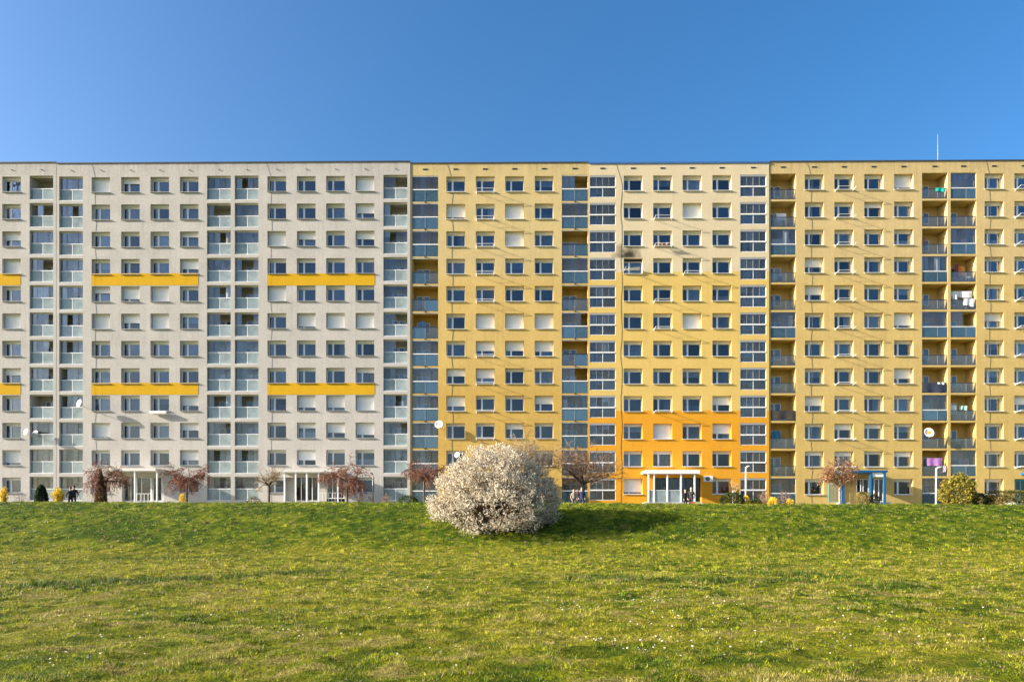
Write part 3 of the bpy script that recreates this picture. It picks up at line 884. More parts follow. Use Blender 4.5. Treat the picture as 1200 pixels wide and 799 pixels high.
# orange-footed block: white porch
x0, x1, z0, z1 = prange(756.5, 819, 551.0, 555.0, 67.6)
can = part(B4, 'entrance_canopy', M['whitepaint'], [(x0, x1, 67.3, 69.995, z0+.12, z1), (x0, x1, 67.22, 67.299, z0, z1+.02)])
posts(B4, can, (760, 766.5, 782, 798, 814), 67.4, z0, .065, M['whitepaint'])
glazed(B4, 'entrance_door', 767, 784, 560, 588, 70.4, (.5,), M['bluepaint'], .09)
glazed(B4, 'entrance_door', 784, 803, 560, 588, 70.4, (.5,), M['bluepaint'], .09)
glazed(B4, 'entrance_window', 803, 821, 560, 588, 70.4, (.5,), M['darkmetal'], .09)
for a, b in ((760.5, 766), (767, 781.5), (782.5, 797.5)):
    xa, xb, za, zb = prange(a, b, 574, 588.5, 67.4)
    part(B4, 'railing_panel', M['milky'], [(xa, xb, 67.39, 67.41, za, zb-.05)], sub=can)
    part(B4, 'railing', M['whitepaint'], [(xa, xb, 67.37, 67.43, zb-.049, zb)], sub=can)
x0, x1, z0, z1 = prange(757, 822, 588.2, 600, 67.6)
part(B4, 'entrance_steps', M['concrete'], [(x0, x1, 67.2, 70.59, ZT-.2, z1), (x0+3.6, x1-.8, 66.85, 67.199, ZT-.2, z1-.18)])
# ochre-yellow block: blue porches
x0, x1, z0, z1 = prange(988, 1038, 551.2, 553.6, 68.0)
can = part(B5, 'entrance_canopy', M['bluepaint'], [(x0, x1, 67.6, 70.045, z0, z1)])
posts(B5, can, (988, 1020.5, 1036.5), 67.75, z0, .10, M['bluepaint'])
xa, xb, za, zb = prange(1022, 1035, 553.8, 558.6, 67.75)
part(B5, 'sign_board', M['sill_white'], [(xa, xb, 67.72, 67.78, za, zb)], sub=can)
glazed(B5, 'entrance_window', 1003.5, 1018, 561, 578, 70.4, (.36, .55), M['frame'], .06)
glazed(B5, 'entrance_door', 1024, 1035.5, 560.5, 588, 70.4, (.5,), M['frame'], .09)
xa, xb, za, zb = prange(986, 1003, 560, 590, 70.4); part(B5, 'entrance_panel', M['st_u5'], [(xa+.003, xb, 70.4, 70.5, za+.003, zb-.003)])
xa, xb, za, zb = prange(996, 1018, 577, 590, 68.0); part(B5, 'parapet', M['st_u5'], [(xa, xb, 67.9, 68.05, ZT-.2, zb)])
glazed(B5, 'glass_screen', 971, 987, 567, 588, 68.0, (.5,), M['tealpaint'], .05, glassmat=M['smoke2'])
x0, x1, z0, z1 = prange(986, 1038, 588.5, 600, 69.0)
part(B5, 'entrance_steps', M['concrete'], [(x0, x1, 68.1, 70.5, ZT-.2, z1)])
handrail(B5, can, atx(1020, 67.8), atx(1037, 67.8), 67.8, ZT+.1, M['bluepaint'], 5)
glazed(B5, 'entrance_door', 1189.5, 1202, 562, 586, 70.3, (.5,), M['tealpaint'], .1)
glazed(B5, 'entrance_door', 1202, 1229.5, 562, 586, 70.3, (.33, .66), M['tealpaint'], .1)
x0, x1, z0, z1 = prange(1184, 1234, 552.5, 555, 68.4)
can = part(B5, 'entrance_canopy', M['bluepaint'], [(x0+2.2, x1, 68.4, 70.045, z0, z1)])
handrail(B5, can, atx(1184, 68.3), atx(1230, 68.3), 68.3, ZT+.35, M['tealpaint'], 7)
x0, x1, z0, z1 = prange(1186, 1232, 588.5, 600, 69.0)
part(B5, 'entrance_steps', M['concrete'], [(x0, x1, 68.5, 70.5, ZT-.2, z1)])

# ------------------------------------------------------------------ things on the facade
WHITE = M['whitepaint']
def rack_mesh(L=.80, rise=.12):
    mb = MB(); w = WW/2-.08
    for s in (-1, 1):
        mb.tube([(s*w, 0, 0), (s*w, -L, rise)], .026, 4)
    mb.tube([(-w, -L, rise), (w, -L, rise)], .026, 4)
    mb.tube([(-w, -L*.55, rise*.55), (w, -L*.55, rise*.55)], .009, 3)
    for s in (-1, 1):
        mb.box(s*w-.04, s*w+.04, -.02, .0, -.08, .06)
    return mb.mesh('laundry_rack', WHITE)
ME_RACK = rack_mesh()
ORD = ['top', 'second', 'third', 'fourth', 'fifth', 'sixth', 'seventh', 'eighth', 'ninth', 'tenth', 'eleventh', 'twelfth']
def FL(r): return 'top floor' if r == 0 else ORD[r]+' floor from the top'
def rack(wpx, r, z0, pitch, Y, label, group=None):
    x = atx(wpx+11, Y); z = z0-r*pitch-WH-.14
    return tag(link('laundry_rack', ME_RACK, None, (x, Y-.001, z)), label, 'laundry rack', group)
for r in range(11):
    if r == 5: continue
    rack(557.6, r, z3_, p3_, 70.06, 'white laundry rack on the ochre block behind the blossoming shrub, '+FL(r), 'laundry racks on the ochre block')
for r in range(11):
    rack(978, r, z5_, p5_, 70.05, 'white laundry rack above the blue porch with the sign board, '+FL(r), 'laundry racks above the blue porch')
    rack(1189, r, z5_, p5_, 70.05, 'white laundry rack above the teal entrance doors, '+FL(r), 'laundry racks above the teal doors')
for r, c in ((4, 765.6), (5, 765.6)):
    rack(c, r, z4_, p4_, 70.0, ['white laundry rack on the yellow wall, two floors below the rack with flower pots', 'white laundry rack on the yellow wall, three floors below the rack with flower pots'][r-4])
rack(800, 3, z4_, p4_, 70.0, 'white laundry rack at the line where cream paint turns yellow')
rack(765.6, 1, z4_, p4_, 70.0, 'white laundry rack on the cream wall, one floor above the rack with flower pots')
rack(765.6, 8, z4_, p4_, 70.0, 'white laundry rack at the line where yellow paint turns orange')
rk = rack(765.6, 2, z4_, p4_, 70.0, 'white laundry rack holding flower pots on the cream wall')
x = atx(776.6, 70); z = z4_-2*p4_-WH-.02
pot_m = simple('terracotta pot', (.45, .18, .09), .8)
for k, (dx, c) in enumerate(((-.45, (.8, .78, .7)), (-.1, (.6, .45, .38)), (.35, (.8, .75, .6)))):
    t_ = thing('flower_pot', ['terracotta pot of white flowers on the laundry rack of the cream wall', 'terracotta pot of red flowers between two pots of pale flowers', 'terracotta pot of cream flowers on the laundry rack of the cream wall'][k], 'flower pot', (x+dx, 69.62, z-.08))
    mb = MB(); mb.lathe([(0, 0), (.07, 0), (.10, .16), (.085, .16), (.0, .14)], 10)
    link('pot', mb.mesh('pot', pot_m), t_)
    pts = NP.normal(0, .07, (40, 3)); pts[:, 2] = np.abs(pts[:, 2])+.17
    V = np.stack([pts+NP.normal(0, .03, (40, 3)) for _ in range(3)], 1)
    link('flowers', tri_mesh('flowers', V, np.tile(np.array(c), (40, 1))*NP.uniform(.5, 1.1, (40, 1)), foliage('potted flowers %d' % k)), t_)
# planter box on the grey-white wall
t_ = thing('window_box', 'white flower box hung under a window of the grey-white block', 'flower box', (atx(187, 70), 69.7, z1_-8*p1_-WH-.32))
mb = MB(); mb.box(-.85, .85, -.12, .14, 0, .05); mb.box(-.85, .85, -.12, -.09, .05, .24); mb.box(-.85, .85, .11, .14, .05, .24); mb.box(-.85, -.82, -.089, .109, .05, .24); mb.box(.82, .85, -.089, .109, .05, .24)
link('box', mb.mesh('box', WHITE), t_)
mb = MB(); mb.box(-.7, -.66, .14, .299, .05, .10); mb.box(.66, .70, .14, .299, .05, .10); link('bracket', mb.mesh('bracket', M['greymetal']), t_)
mb = MB(); mb.box(-.815, .815, -.085, .105, .06, .2); link('soil', mb.mesh('soil', M['doordark']), t_)
# tilted white awning flap under the sooty window
t_ = thing('awning_flap', 'white tilted flap below the sooty window of the cream block', 'awning', (at(742, 316.5, 70.0).x, 70.0, at(742, 317.5, 70.0).z))
mb = MB()
for k in range(8):
    u0, u1 = k/8, (k+1)/8
    def pt(u, v): return (-.95+1.6*u, -.02-v*.30, .05+.20*math.sin(u*1.5)*v)
    mb.quad(pt(u0, 0), pt(u1, 0), pt(u1, 1), pt(u0, 1)); mb.quad(*[tuple(np.add(p, (0, 0, .03))) for p in (pt(u0, 1), pt(u1, 1), pt(u1, 0), pt(u0, 0))])
link('sheet', mb.mesh('sheet', WHITE, True), t_)
mb = MB(); mb.tube([(-.9, 0, .04), (-.9, -1.0, .06)], .025, 4); mb.tube([(-.55, 0, .02), (-.55, -1.0, .05)], .025, 4); link('arm', mb.mesh('arm', WHITE), t_)

def dish(px, py, Y, Yw, r, label, face=(-.25, -1, .35), mat=None, mark=None):
    c = at(px, py, Y); t_ = thing('satellite_dish', label, 'satellite dish', tuple(c))
    q = Vector(face).normalized().to_track_quat('Z', 'Y').to_matrix().to_4x4()
    mb = MB(); prof = [(r*k/6, .22*r*(k/6)**2) for k in range(7)]
    mb.lathe([(max(a, .001), b) for a, b in prof]+[(r*1.015, .22*r-.012)]+[(max(a, .001), b-.025) for a, b in reversed(prof)], 20)
    me = mb.mesh('reflector', mat or M['sill_white'], True); me.transform(q); link('reflector', me, t_)
    if mark:
        for k, (ox, oy, rr) in enumerate(((-.12, .02, .14), (.10, .03, .15))):
            mb = MB(); mb.lathe([(.001, 0), (rr, 0.0), (rr, .012), (.001, .012)], 12, (ox*r*2, oy*r*2, .22*r*(abs(ox)*2)**2+.012))
            me = mb.mesh('orange_mark', mark); me.transform(q); link('orange_mark', me, t_)
    f = q @ Vector((0, -r*.3, r*.95)); b = q @ Vector((0, -r*.9, .19*r))
    mb = MB(); mb.tube([b, f], .018, 5); link('feed_arm', mb.mesh('feed_arm', M['greymetal']), t_)
    mb = MB(); d = (f-b).normalized(); mb.tube([f-d*.06, f+Vector((0, 0, .0)), f+d*.05], [.05, .05, .04], 8); link('receiver', mb.mesh('receiver', M['greymetal']), t_)
    w = Vector((.02, Yw-Y, -.05)); bk = q @ Vector((0, 0, -.03))
    mb = MB(); mb.tube([bk, Vector((0, .18, -.1)), Vector((.02, .2, -.25)), Vector((.03, (Yw-Y)*.7, -.28)), Vector((.05, Yw-Y, -.28))], .025, 6); link('mount', mb.mesh('mount', M['greymetal']), t_)
dish(93.5, 472.5, 69.1, 70.0, .40, 'white satellite dish on the grey-white block, casting a long shadow towards the planter box', (-.6, -1, .3))
dish(31, 506, 69.3, 70.0, .33, 'white satellite dish beside the dark dish on the grey-white end block', (-.45, -1, .3))
dish(41.5, 508, 69.5, 70.24, .36, 'dark grey satellite dish in front of balcony glass of the grey-white end block', (-.3, -1, .5), M['greymetal'])
dish(514.5, 497.5, 69.5, 70.06, .42, 'round white satellite dish at the balcony edge of the ochre block', (-.1, -1, .25))
M['orange'] = simple('orange print', (.85, .42, .03), .5)
dish(1088.5, 507, 69.6, 70.1, .50, 'white satellite dish with an orange emblem on an open balcony', (.0, -1, .3), None, M['orange'])
dish(536, 533, 69.2, 70.06, .30, 'small white satellite dish at a window just above the blossoming shrub', (-.5, -.8, .3))

def ac_unit(loc, w, h, d, label):
    t_ = thing('air_conditioner', label, 'air conditioner', loc)
    mb = MB(); mb.box(-w/2, w/2, -d, 0, 0, h); link('casing', mb.mesh('casing', M['sill_white']), t_)
    mb = MB(); n = 18; r = h*.40; cx = -w*.12
    vs = [(cx+r*math.cos(2*math.pi*k/n), -d-.006, h/2+r*math.sin(2*math.pi*k/n)) for k in range(n)]
    i = len(mb.v); mb.v += vs; mb.f.append(tuple(range(i, i+n))); mb.m.append(0)
    link('fan_grille', mb.mesh('fan_grille', M['doordark']), t_)
    mb = MB()
    for k in range(5): rr = r*(k+1)/5.2; mb.tube([(cx+rr*math.cos(2*math.pi*j/n), -d-.012, h/2+rr*math.sin(2*math.pi*j/n)) for j in range(n+1)], .008, 3, cap=False)
    link('fan_guard', mb.mesh('fan_guard', M['greymetal']), t_)
    mb = MB(); mb.box(-w/2+.05, -w/2+.1, -d+.02, 0, -.06, -.001); mb.box(w/2-.1, w/2-.05, -d+.02, 0, -.06, -.001); link('bracket', mb.mesh('bracket', M['greymetal']), t_)
p = at(829.5, 564.3, 70.0); ac_unit((p.x, 69.999, p.z), .85, .58, .33, 'white air conditioner beside a window on the orange wall')
cx, zf, w, h = LO5[(2, 3)]
ac_unit((cx+.55, 70.05+.75, zf+.06), .85, .62, .38, 'white air conditioner standing on a balcony below an orange cloth')

def cloth(name, label, cat, cx, Y, ztop, w, h, col, slant=.0, seed=1, group=None, nx=14, both=0.):
    """hanging cloth with folds and real thickness"""
    mb = MB(); rr = random.Random(seed); ph = rr.random()*6
    def P(u, v, o): return (-w/2+w*u+.03*math.sin(v*5+ph), .035*math.sin(u*11+ph)*(.3+.7*v)-o, -h*v*(1-.12*math.sin(u*3.1+ph))-slant*u)
    nz = 6
    for i in range(nx):
        for j in range(nz):
            a, b, c, d = (i/nx, j/nz), ((i+1)/nx, j/nz), ((i+1)/nx, (j+1)/nz), (i/nx, (j+1)/nz)
            mb.quad(P(*d, 0), P(*c, 0), P(*b, 0), P(*a, 0)); mb.quad(P(*a, -.012), P(*b, -.012), P(*c, -.012), P(*d, -.012))
    if isinstance(col, tuple): col = simple('cloth %s %d' % (cat, seed), col, .9, var=.15, scale=3.)
    o = tag(link(name, mb.mesh(name, col, True), None, (cx, Y, ztop)), label, cat, group)
    return o
Y5 = 70.05
def on(u, r, LO, dx): cx, zf, w, h = LO[(u, r)]; return cx+dx, zf
x, z = on(1, 0, LO5, .55); cloth('towel', 'bright teal towel folded over a top floor balcony rail', 'towel', x, Y5-.02, z+1.09, 1.0, .38, (.0, .42, .36), seed=3)
x, z = on(2, 2, LO5, -.55); cloth('towel', 'blue towel drying behind balcony glass beside a pink one', 'towel', x, Y5+.35, z+1.6, .8, .8, (.08, .30, .55), seed=4)
x, z = on(2, 2, LO5, .25); cloth('towel', 'pink towel drying behind balcony glass beside a blue one', 'towel', x, Y5+.35, z+1.65, .7, .7, (.75, .35, .42), seed=5)
x, z = on(2, 2, LO5, .9); cloth('towel', 'dark teal towel drying at the end of the pink and blue towels', 'towel', x, Y5+.35, z+1.75, .45, .9, (.05, .22, .24), seed=6)
x, z = on(2, 4, LO5, -.1); cloth('bed_sheet', 'wide white sheet drying across an open balcony', 'laundry', x, Y5+.25, z+1.95, 2.25, .62, (.78, .78, .80), seed=7)
x, z = on(2, 4, LO5, .55); cloth('bed_sheet', 'white cloth hanging over the balcony rail below the wide white sheet', 'laundry', x, Y5-.02, z+1.09, 1.1, .75, (.76, .76, .80), seed=8)
x, z = on(2, 4, LO5, -.75); cloth('shirt', 'pale shirt hanging on the line beside the white sheets', 'laundry', x, Y5+.1, z+1.55, .5, .6, (.65, .68, .75), seed=9)
x, z = on(2, 3, LO5, .35); cloth('rug', 'orange cloth hung above the air conditioner on a balcony', 'rug', x, Y5+1.1, z+2.0, 1.15, .95, (.75, .33, .08), seed=10)
x, z = on(2, 3, LO5, -.35); cloth('dress', 'dark red garment hanging beside the orange cloth', 'laundry', x, Y5+.5, z+2.0, .4, 1.3, (.30, .05, .06), seed=11)
x, z = on(1, 10, LO5, .05); cloth('blanket', 'purple blanket hung on a balcony above the street lamp', 'blanket', x, Y5+.1, z+1.85, 1.55, .85, (.45, .20, .50), seed=12)
x, z = on(2, 10, LO5, .45); cloth('blanket', 'mauve blanket drying behind balcony glass above the golden bush', 'blanket', x, Y5+.6, z+1.8, 1.1, .9, (.52, .35, .48), seed=13)
x, z = on(2, 8, LO5, .15); cloth('towel', 'mint green towel drying on a balcony beside a white one', 'towel', x, Y5+.25, z+1.55, .8, .45, (.42, .70, .58), seed=14)
x, z = on(2, 8, LO5, -.85); cloth('towel', 'white towel drying on a balcony beside a mint green one', 'towel', x, Y5+.25, z+1.6, .5, .6, (.8, .8, .82), seed=15)
x, z = on(1, 7, LO5, .65); cloth('towel', 'small white cloths over a rail with a dark screen', 'towel', x, Y5-.02, z+1.08, .75, .22, (.8, .8, .8), seed=16)
x, z = on(1, 7, LO5, -.02); cloth('privacy_screen', 'dark navy privacy screen tied to a balcony rail under white cloths', 'screen', x, Y5+.0, z+1.04, 2.4, .92, (.03, .04, .07), seed=17)
x, z = on(0, 8, LO5, .0); cloth('privacy_screen', 'dark brown wicker privacy screen tied along a balcony rail', 'screen', x, Y5+.0, z+1.04, 2.45, .92, (.04, .035, .03), seed=18)
x, z = on(0, 9, LO5, -.55); cloth('jacket', 'blue jacket hanging on an open balcony below the dark wicker screen', 'jacket', x, Y5+.3, z+1.85, .8, 1.1, (.03, .15, .28), seed=19)
x, z = on(0, 2, LO5, -.1); cloth('bed_sheet', 'white laundry behind glass, one floor below the balcony of white boxes', 'laundry', x, Y5+.35, z+1.75, 1.9, .5, (.72, .73, .76), seed=20)
x, z = on(0, 5, LO5, .85); cloth('curtain_drape', 'long white drape at the end of a glazed balcony of the ochre yellow block', 'drape', x, Y5+.35, z+2.35, .4, 2.0, (.75, .75, .74), seed=21)
x, z = on(1, 2, LO5, -1.05); cloth('shirt', 'red patterned shirt hanging at a balcony door', 'laundry', x+.1, Y5+.4, z+1.9, .35, 1.1, (.45, .18, .16), seed=22)
x, z = on(1, 10, LO5, 1.05); cloth('towel', 'pale pink towel hanging beside the purple blanket', 'towel', x-.1, Y5+.0, z+1.06, .3, .7, (.7, .5, .6), seed=23)
x, z = on(1, 6, LO3, -.35); cloth('towel', 'red cloth over the rail of an open balcony of the ochre block', 'towel', x, 70.06+.2, z+1.1, .5, .5, (.45, .06, .05), seed=24)
x, z = on(0, 0, LO3, -.85); cloth('towel', 'pink cloth behind top floor balcony glass of the ochre block', 'towel', x, 70.06+.3, z+1.75, .5, .5, (.7, .25, .25), seed=25)
x, z = on(1, 8, LO3, -.95); cloth('drape', 'white drape gathered behind balcony glass of the ochre block', 'drape', x, 70.06+.3, z+2.2, .4, 1.3, (.8, .8, .82), seed=26)
x, z = on(0, 5, LO3, -.3); cloth('towel', 'blue cloth hanging at an open balcony of the ochre block', 'towel', x, 70.06+.4, z+1.9, .6, .8, (.10, .22, .42), seed=27)
x, z = on(0, 10, LO4, -.1); cloth('towel', 'dark patterned cloth behind balcony glass above the trio of walkers', 'towel', x, 70.0+.4, z+1.8, .8, .7, (.18, .14, .12), seed=28)
x, z = on(1, 10, LO4, -.25); cloth('towel', 'brown cloth behind balcony glass of the orange wall', 'towel', x, 70.0+.4, z+1.9, .55, .8, (.22, .08, .05), seed=29)
x, z = on(1, 10, LO4, .95); cloth('towel', 'red cloth behind balcony glass of the orange wall', 'towel', x, 70.0+.4, z+1.95, .3, .8, (.55, .08, .06), seed=30)
x, z = on(1, 1, LO4, -.6); cloth('screen_cloth', 'blue cloth behind the lower balcony glass of the cream wall', 'cloth', x, 70.0+.25, z+.98, 1.2, .75, (.05, .28, .55), seed=31)
# storage cartons on a balcony
x, z = on(0, 1, LO5, 0)
for k, (dx, dz, w, h, lb) in enumerate(((-.35, .02, .9, .75, 'large white carton at the bottom of a balcony pile'), (.45, .02, .6, .6, 'brown carton on the balcony floor beside large white ones'), (-.05, .77, 1.0, .8, 'large white carton on top of a balcony pile'))):
    mb = MB(); mb.box(-w/2, w/2, -.3, .3, 0, h); mb.box(-w/2-.004, w/2+.004, -.04, .04, .004, h+.004)
    tag(link('carton', mb.mesh('carton', simple('carton %d' % k, ((.72, .74, .78), (.36, .22, .12), (.74, .75, .78))[k], .8)), None, (x+dx, Y5+.7, z+dz)), lb, 'carton')

# folding chairs and plants seen through the balcony glass
M['chair'] = simple('dark plastic', (.10, .11, .13), .6)
def chair_mesh_parts(mat):
    s = MB(); s.box(-.22, .22, -.22, .22, .42, .46)
    b = MB(); b.box(-.22, .22, .20, .24, .50, .92)
    l = MB(); l.box(-.02, .02, -.02, .02, 0, .42)
    return s.mesh('seat', mat), b.mesh('backrest', mat), l.mesh('leg', mat)
CH = [chair_mesh_parts(M['chair']), chair_mesh_parts(M['sill_white']), chair_mesh_parts(simple('blue plastic', (.06, .2, .45), .5))]
def chair(x, y, z, rz, k, label, group):
    t_ = thing('balcony_chair', label, 'chair', (x, y, z+.002), group, rz)
    s, b, l = CH[k]
    link('seat', s, t_); link('backrest', b, t_)
    for sx in (-.2, .2):
        for sy in (-.2, .2): link('leg', l, t_, (sx, sy, 0))
        mb = bx('back_post', M['chair'], sx-.015, sx+.015, .205, .235, .46, .50); link('back_post', mb, t_)
rr = random.Random(5)
BN = {'a': 'cream-orange block', 'b': 'ochre block', 'c': 'ochre yellow block', 'd': 'grey-white block'}
KN = ['dark', 'white', 'blue']
CN = {'a': ['ochre side', 'lamp side'], 'b': ['grey side', 'cream side'], 'c': ['orange side', 'street lamp side', 'golden bush side'], 'd': ['end', 'porch side', 'pale tree side', 'ochre side']}
for LO, Yl, nm, cnt in ((LO4, 70.0, 'a', 12), (LO3, 70.06, 'b', 6), (LO5, 70.05, 'c', 9), (LO1, 70.0, 'd', 8)):
    keys = [k for k in LO if not (nm == 'c' and k in ((0, 1), (2, 3)))]
    for key in rr.sample(sorted(keys), cnt):
        cx, zf, w, h = LO[key]; k = rr.choice([0, 0, 1, 2])
        chair(cx+rr.uniform(-.6, .7), Yl+rr.uniform(.6, 1.0), zf, rr.uniform(-2, 2), k, '%s chair, %s balcony, %s of the %s' % (KN[k], FL(key[1]), CN[nm][key[0]], BN[nm]), '%s balcony chairs, %s' % (KN[k], BN[nm]))

# roof antenna
p = at(1099, 189.2, 72.0)
t_ = thing('roof_antenna', 'thin tall antenna mast on the roof of the ochre yellow block', 'antenna', (p.x, 72.0, at(1000, 189.6, 70.05).z-.36))
mb = MB(); mb.tube([(0, 0, 0), (0, 0, 2.2), (0, 0, 4.2)], [.05, .035, .018], 6); link('mast', mb.mesh('mast', M['greymetal']), t_)
mb = MB(); mb.box(-.15, .15, -.15, .15, 0, .12); link('base', mb.mesh('base', M['greymetal']), t_)
# ------------------------------------------------------------------ vegetation
def place(px, d):
    x = atx(px, d); return Vector((x, d, hz(x, d)))
def leafmesh(name, C3, size, cols, mat, aspect=.6, flat=0.):
    n = len(C3)
    u = NP.normal(0, 1, (n, 3)); u[:, 2] *= (1-flat); u /= np.linalg.norm(u, axis=1)[:, None]
    v = NP.normal(0, 1, (n, 3)); v -= u*(u*v).sum(1)[:, None]; v /= np.linalg.norm(v, axis=1)[:, None]
    s = (size*NP.uniform(.6, 1.3, n))[:, None]
    V = np.stack([C3-u*s, C3-v*s*aspect, C3+u*s, C3+v*s*aspect], 1)
    return tri_mesh(name, V, cols, mat, 4)
FOL = foliage('leaves', .55, .3)
PETAL = foliage('blossom petals', .6, .35)
BARK = simple('bark', (.10, .07, .05), .9, var=.3, bump=.4)
BARKL = simple('pale bark', (.38, .28, .19), .9, var=.25, bump=.3)
TWIG = simple('brown twigs', (.16, .10, .065), .9, var=.3)
TWIGR = simple('reddish twigs', (.20, .085, .06), .9, var=.3)
TWIGM = simple('mid brown twigs', (.27, .17, .105), .9, var=.3)
TWIGP = simple('pale twigs', (.34, .26, .17), .9, var=.3)

def grow(rng, p, d, L, r, lev, maxlev, cfg, out, tips):
    nseg = 5 if lev < maxlev else 4
    pts, rad = [p.copy()], [r]
    cur = p.copy(); dr = d.normalized()
    for k in range(nseg):
        dr = (dr + Vector((rng.gauss(0, 1), rng.gauss(0, 1), rng.gauss(0, 1)))*cfg['wob'] + Vector((0, 0, cfg['grav'][lev]))).normalized()
        cur = cur + dr*(L/nseg); pts.append(cur.copy()); rad.append(max(cfg['rmin'], r*(1-.75*(k+1)/nseg)))
    out.append((lev, pts, rad))
    if lev >= maxlev-1: tips += pts[1:]
    if lev < maxlev:
        for i in range(cfg['kids'][lev]):
            f = rng.uniform(cfg['from'][lev], 1.0); k = min(int(f*nseg), nseg-1)
            q = pts[k].lerp(pts[k+1], f*nseg-k)
            ax = Vector((rng.gauss(0, 1), rng.gauss(0, 1), rng.gauss(0, .5))).normalized()
            base = (pts[k+1]-pts[k]).normalized()
            nd = (base*(1-cfg['spread'][lev]) + ax*cfg['spread'][lev] + Vector((0, 0, cfg['lift'][lev]))).normalized()
            grow(rng, q, nd, L*cfg['ratio'][lev]*rng.uniform(.7, 1.25), max(cfg['rmin'], rad[k]*.6), lev+1, maxlev, cfg, out, tips)

def bare_tree(px, d, H, trunkh, cfg, label, seed, bark, twig, buds=None, group=None, name='tree', lean=0.):
    rng = random.Random(seed); loc = place(px, d)
    t_ = thing(name, label, 'tree', (loc.x, loc.y, loc.z-.08), group)
    out, tips = [], []
    trunk = MB()
    tp = [Vector((lean*k/4+rng.uniform(-.02, .02), rng.uniform(-.02, .02), trunkh*k/4)) for k in range(5)]
    trunk.tube(tp, [cfg['r0']*(1.35 if k == 0 else 1-.06*k) for k in range(5)], 8)
    for i in range(cfg['n0']):
        a = 2*math.pi*(i+rng.uniform(-.3, .3))/cfg['n0']; e = cfg['el0']+rng.uniform(-.25, .25)
        if i == 0 and cfg.get('leader'): e = 1.5
        st = tp[-1] - Vector((0, 0, rng.uniform(0, .3)*trunkh*cfg.get('low', 0.3)))
        grow(rng, st, Vector((math.cos(a)*math.cos(e), math.sin(a)*math.cos(e), math.sin(e))), cfg['L0']*rng.uniform(.8, 1.15), cfg['r0']*.55, 0, cfg['lev'], cfg, out, tips)
    tw = MB()
    for lev, pts, rad in out:
        (trunk if lev == 0 else tw).tube(pts, rad, 5 if lev == 0 else 3, cap=False)
    link('trunk', trunk.mesh('trunk', bark, True), t_)
    link('twigs', tw.mesh('twigs', twig), t_)
    if buds:
        n, size, cols, spread = buds
        P3 = np.array([tips[rng.randrange(len(tips))] for _ in range(n)]) + NP.normal(0, spread, (n, 3))
        cc = np.array(cols)[NP.integers(0, len(cols), n)]*NP.uniform(.6, 1.25, (n, 1))
        link('crown', leafmesh('crown', P3, size, cc, FOL), t_)
    return t_
WEEP = dict(wob=.22, grav=[-.12, -.22, -.26, -.3], kids=[9, 7, 0], spread=[.55, .6, .6], lift=[.12, 0, 0], ratio=[.55, .5, .5], rmin=.013, r0=.10, n0=8, el0=.75, L0=1.75, lev=2, low=.1)
WEEP['from'] = [.25, .15, .1]
UP = dict(wob=.16, grav=[.04, .03, .0, 0], kids=[6, 5, 4], spread=[.5, .5, .5], lift=[.12, .08, 0], ratio=[.6, .55, .5], rmin=.010, r0=.09, n0=7, el0=.75, L0=1.5, lev=2, low=.2)
UP['from'] = [.25, .2, .1]
RED = [(.24, .085, .05), (.30, .13, .06), (.18, .07, .05), (.34, .17, .08)]
def cfg(base, **k): c = dict(base); c.update(k); return c
bare_tree(124, 58, 4, 2.5, cfg(WEEP, n0=9), 'weeping reddish-brown tree with a brown conical bush at its trunk', 11, BARK, TWIGR, (3400, .040, RED, .05))
bare_tree(219, 57, 4, 2.25, cfg(WEEP, n0=9, L0=1.85), 'weeping reddish tree with a small yellow bush at its foot', 12, BARK, TWIGR, (3800, .040, RED, .05))
bare_tree(407, 57, 4, 2.4, cfg(WEEP, n0=10, L0=1.9, el0=.6), 'wide weeping reddish tree beside the porch with four white posts', 13, BARK, TWIGR, (4400, .040, RED, .05))
bare_tree(497, 56, 4, 2.4, cfg(WEEP, n0=9, L0=1.9, grav=[-.08, -.22, -.3, -.3]), 'reddish budding tree partly hidden behind the white blossoming shrub', 14, BARK, TWIGR, (3800, .040, RED, .05))
bare_tree(315, 57, 4, 2.1, cfg(UP, r0=.11, n0=9, L0=1.25, kids=[8, 6, 4], grav=[.0, -.03, 0, 0]), 'small bare tree with pale brown twigs and a dark trunk before the grey-white block', 15, BARK, TWIGP, (500, .025, [(.34, .25, .15)], .04))
bare_tree(684, 60, 6, 2.4, cfg(UP, n0=11, L0=2.4, kids=[8, 6, 4], r0=.13, el0=.62, wob=.13, spread=[.62, .62, .6], grav=[.05, .02, 0, 0], lev=3), 'large bare round-crowned tree beside the three walkers', 16, BARK, TWIGM, (600, .022, [(.35, .2, .1)], .04))
bare_tree(617, 60, 6, 2.8, cfg(UP, n0=9, L0=2.75, kids=[9, 6, 4], r0=.13, el0=.95, lev=3), 'bare yellowish tree standing behind the white blossoming shrub', 17, BARK, TWIGP, (900, .024, [(.38, .30, .12)], .05))
bare_tree(984, 56, 4, 1.9, cfg(UP, n0=10, L0=1.55, kids=[8, 6, 3], r0=.10, el0=.85, grav=[0, 0, 0, 0], leader=1), 'round-crowned tree with sparse orange-brown leaves before the blue porch', 18, BARKL, TWIG, (3200, .058, [(.42, .20, .07), (.30, .13, .06), (.50, .30, .15), (.2, .09, .05)], .12))
bare_tree(862, 56, 3, 1.5, cfg(UP, n0=5, L0=.75, kids=[4, 3, 0], r0=.045, el0=.9, lev=1), 'young bare sapling tied to white stakes beside the white street lamp', 19, BARKL, TWIGP)
for k, dx in enumerate((-.28, .30)):
    p = place(862, 56); mb = MB(); mb.tube([(0, 0, -.1), (0, 0, 1.5)], .05, 6)
    tag(link('tree_stake', mb.mesh('tree_stake', WHITE), None, (p.x+dx+.1, 56.1, p.z)), 'white wooden stake supporting the young sapling', 'stake', 'stakes of the sapling')

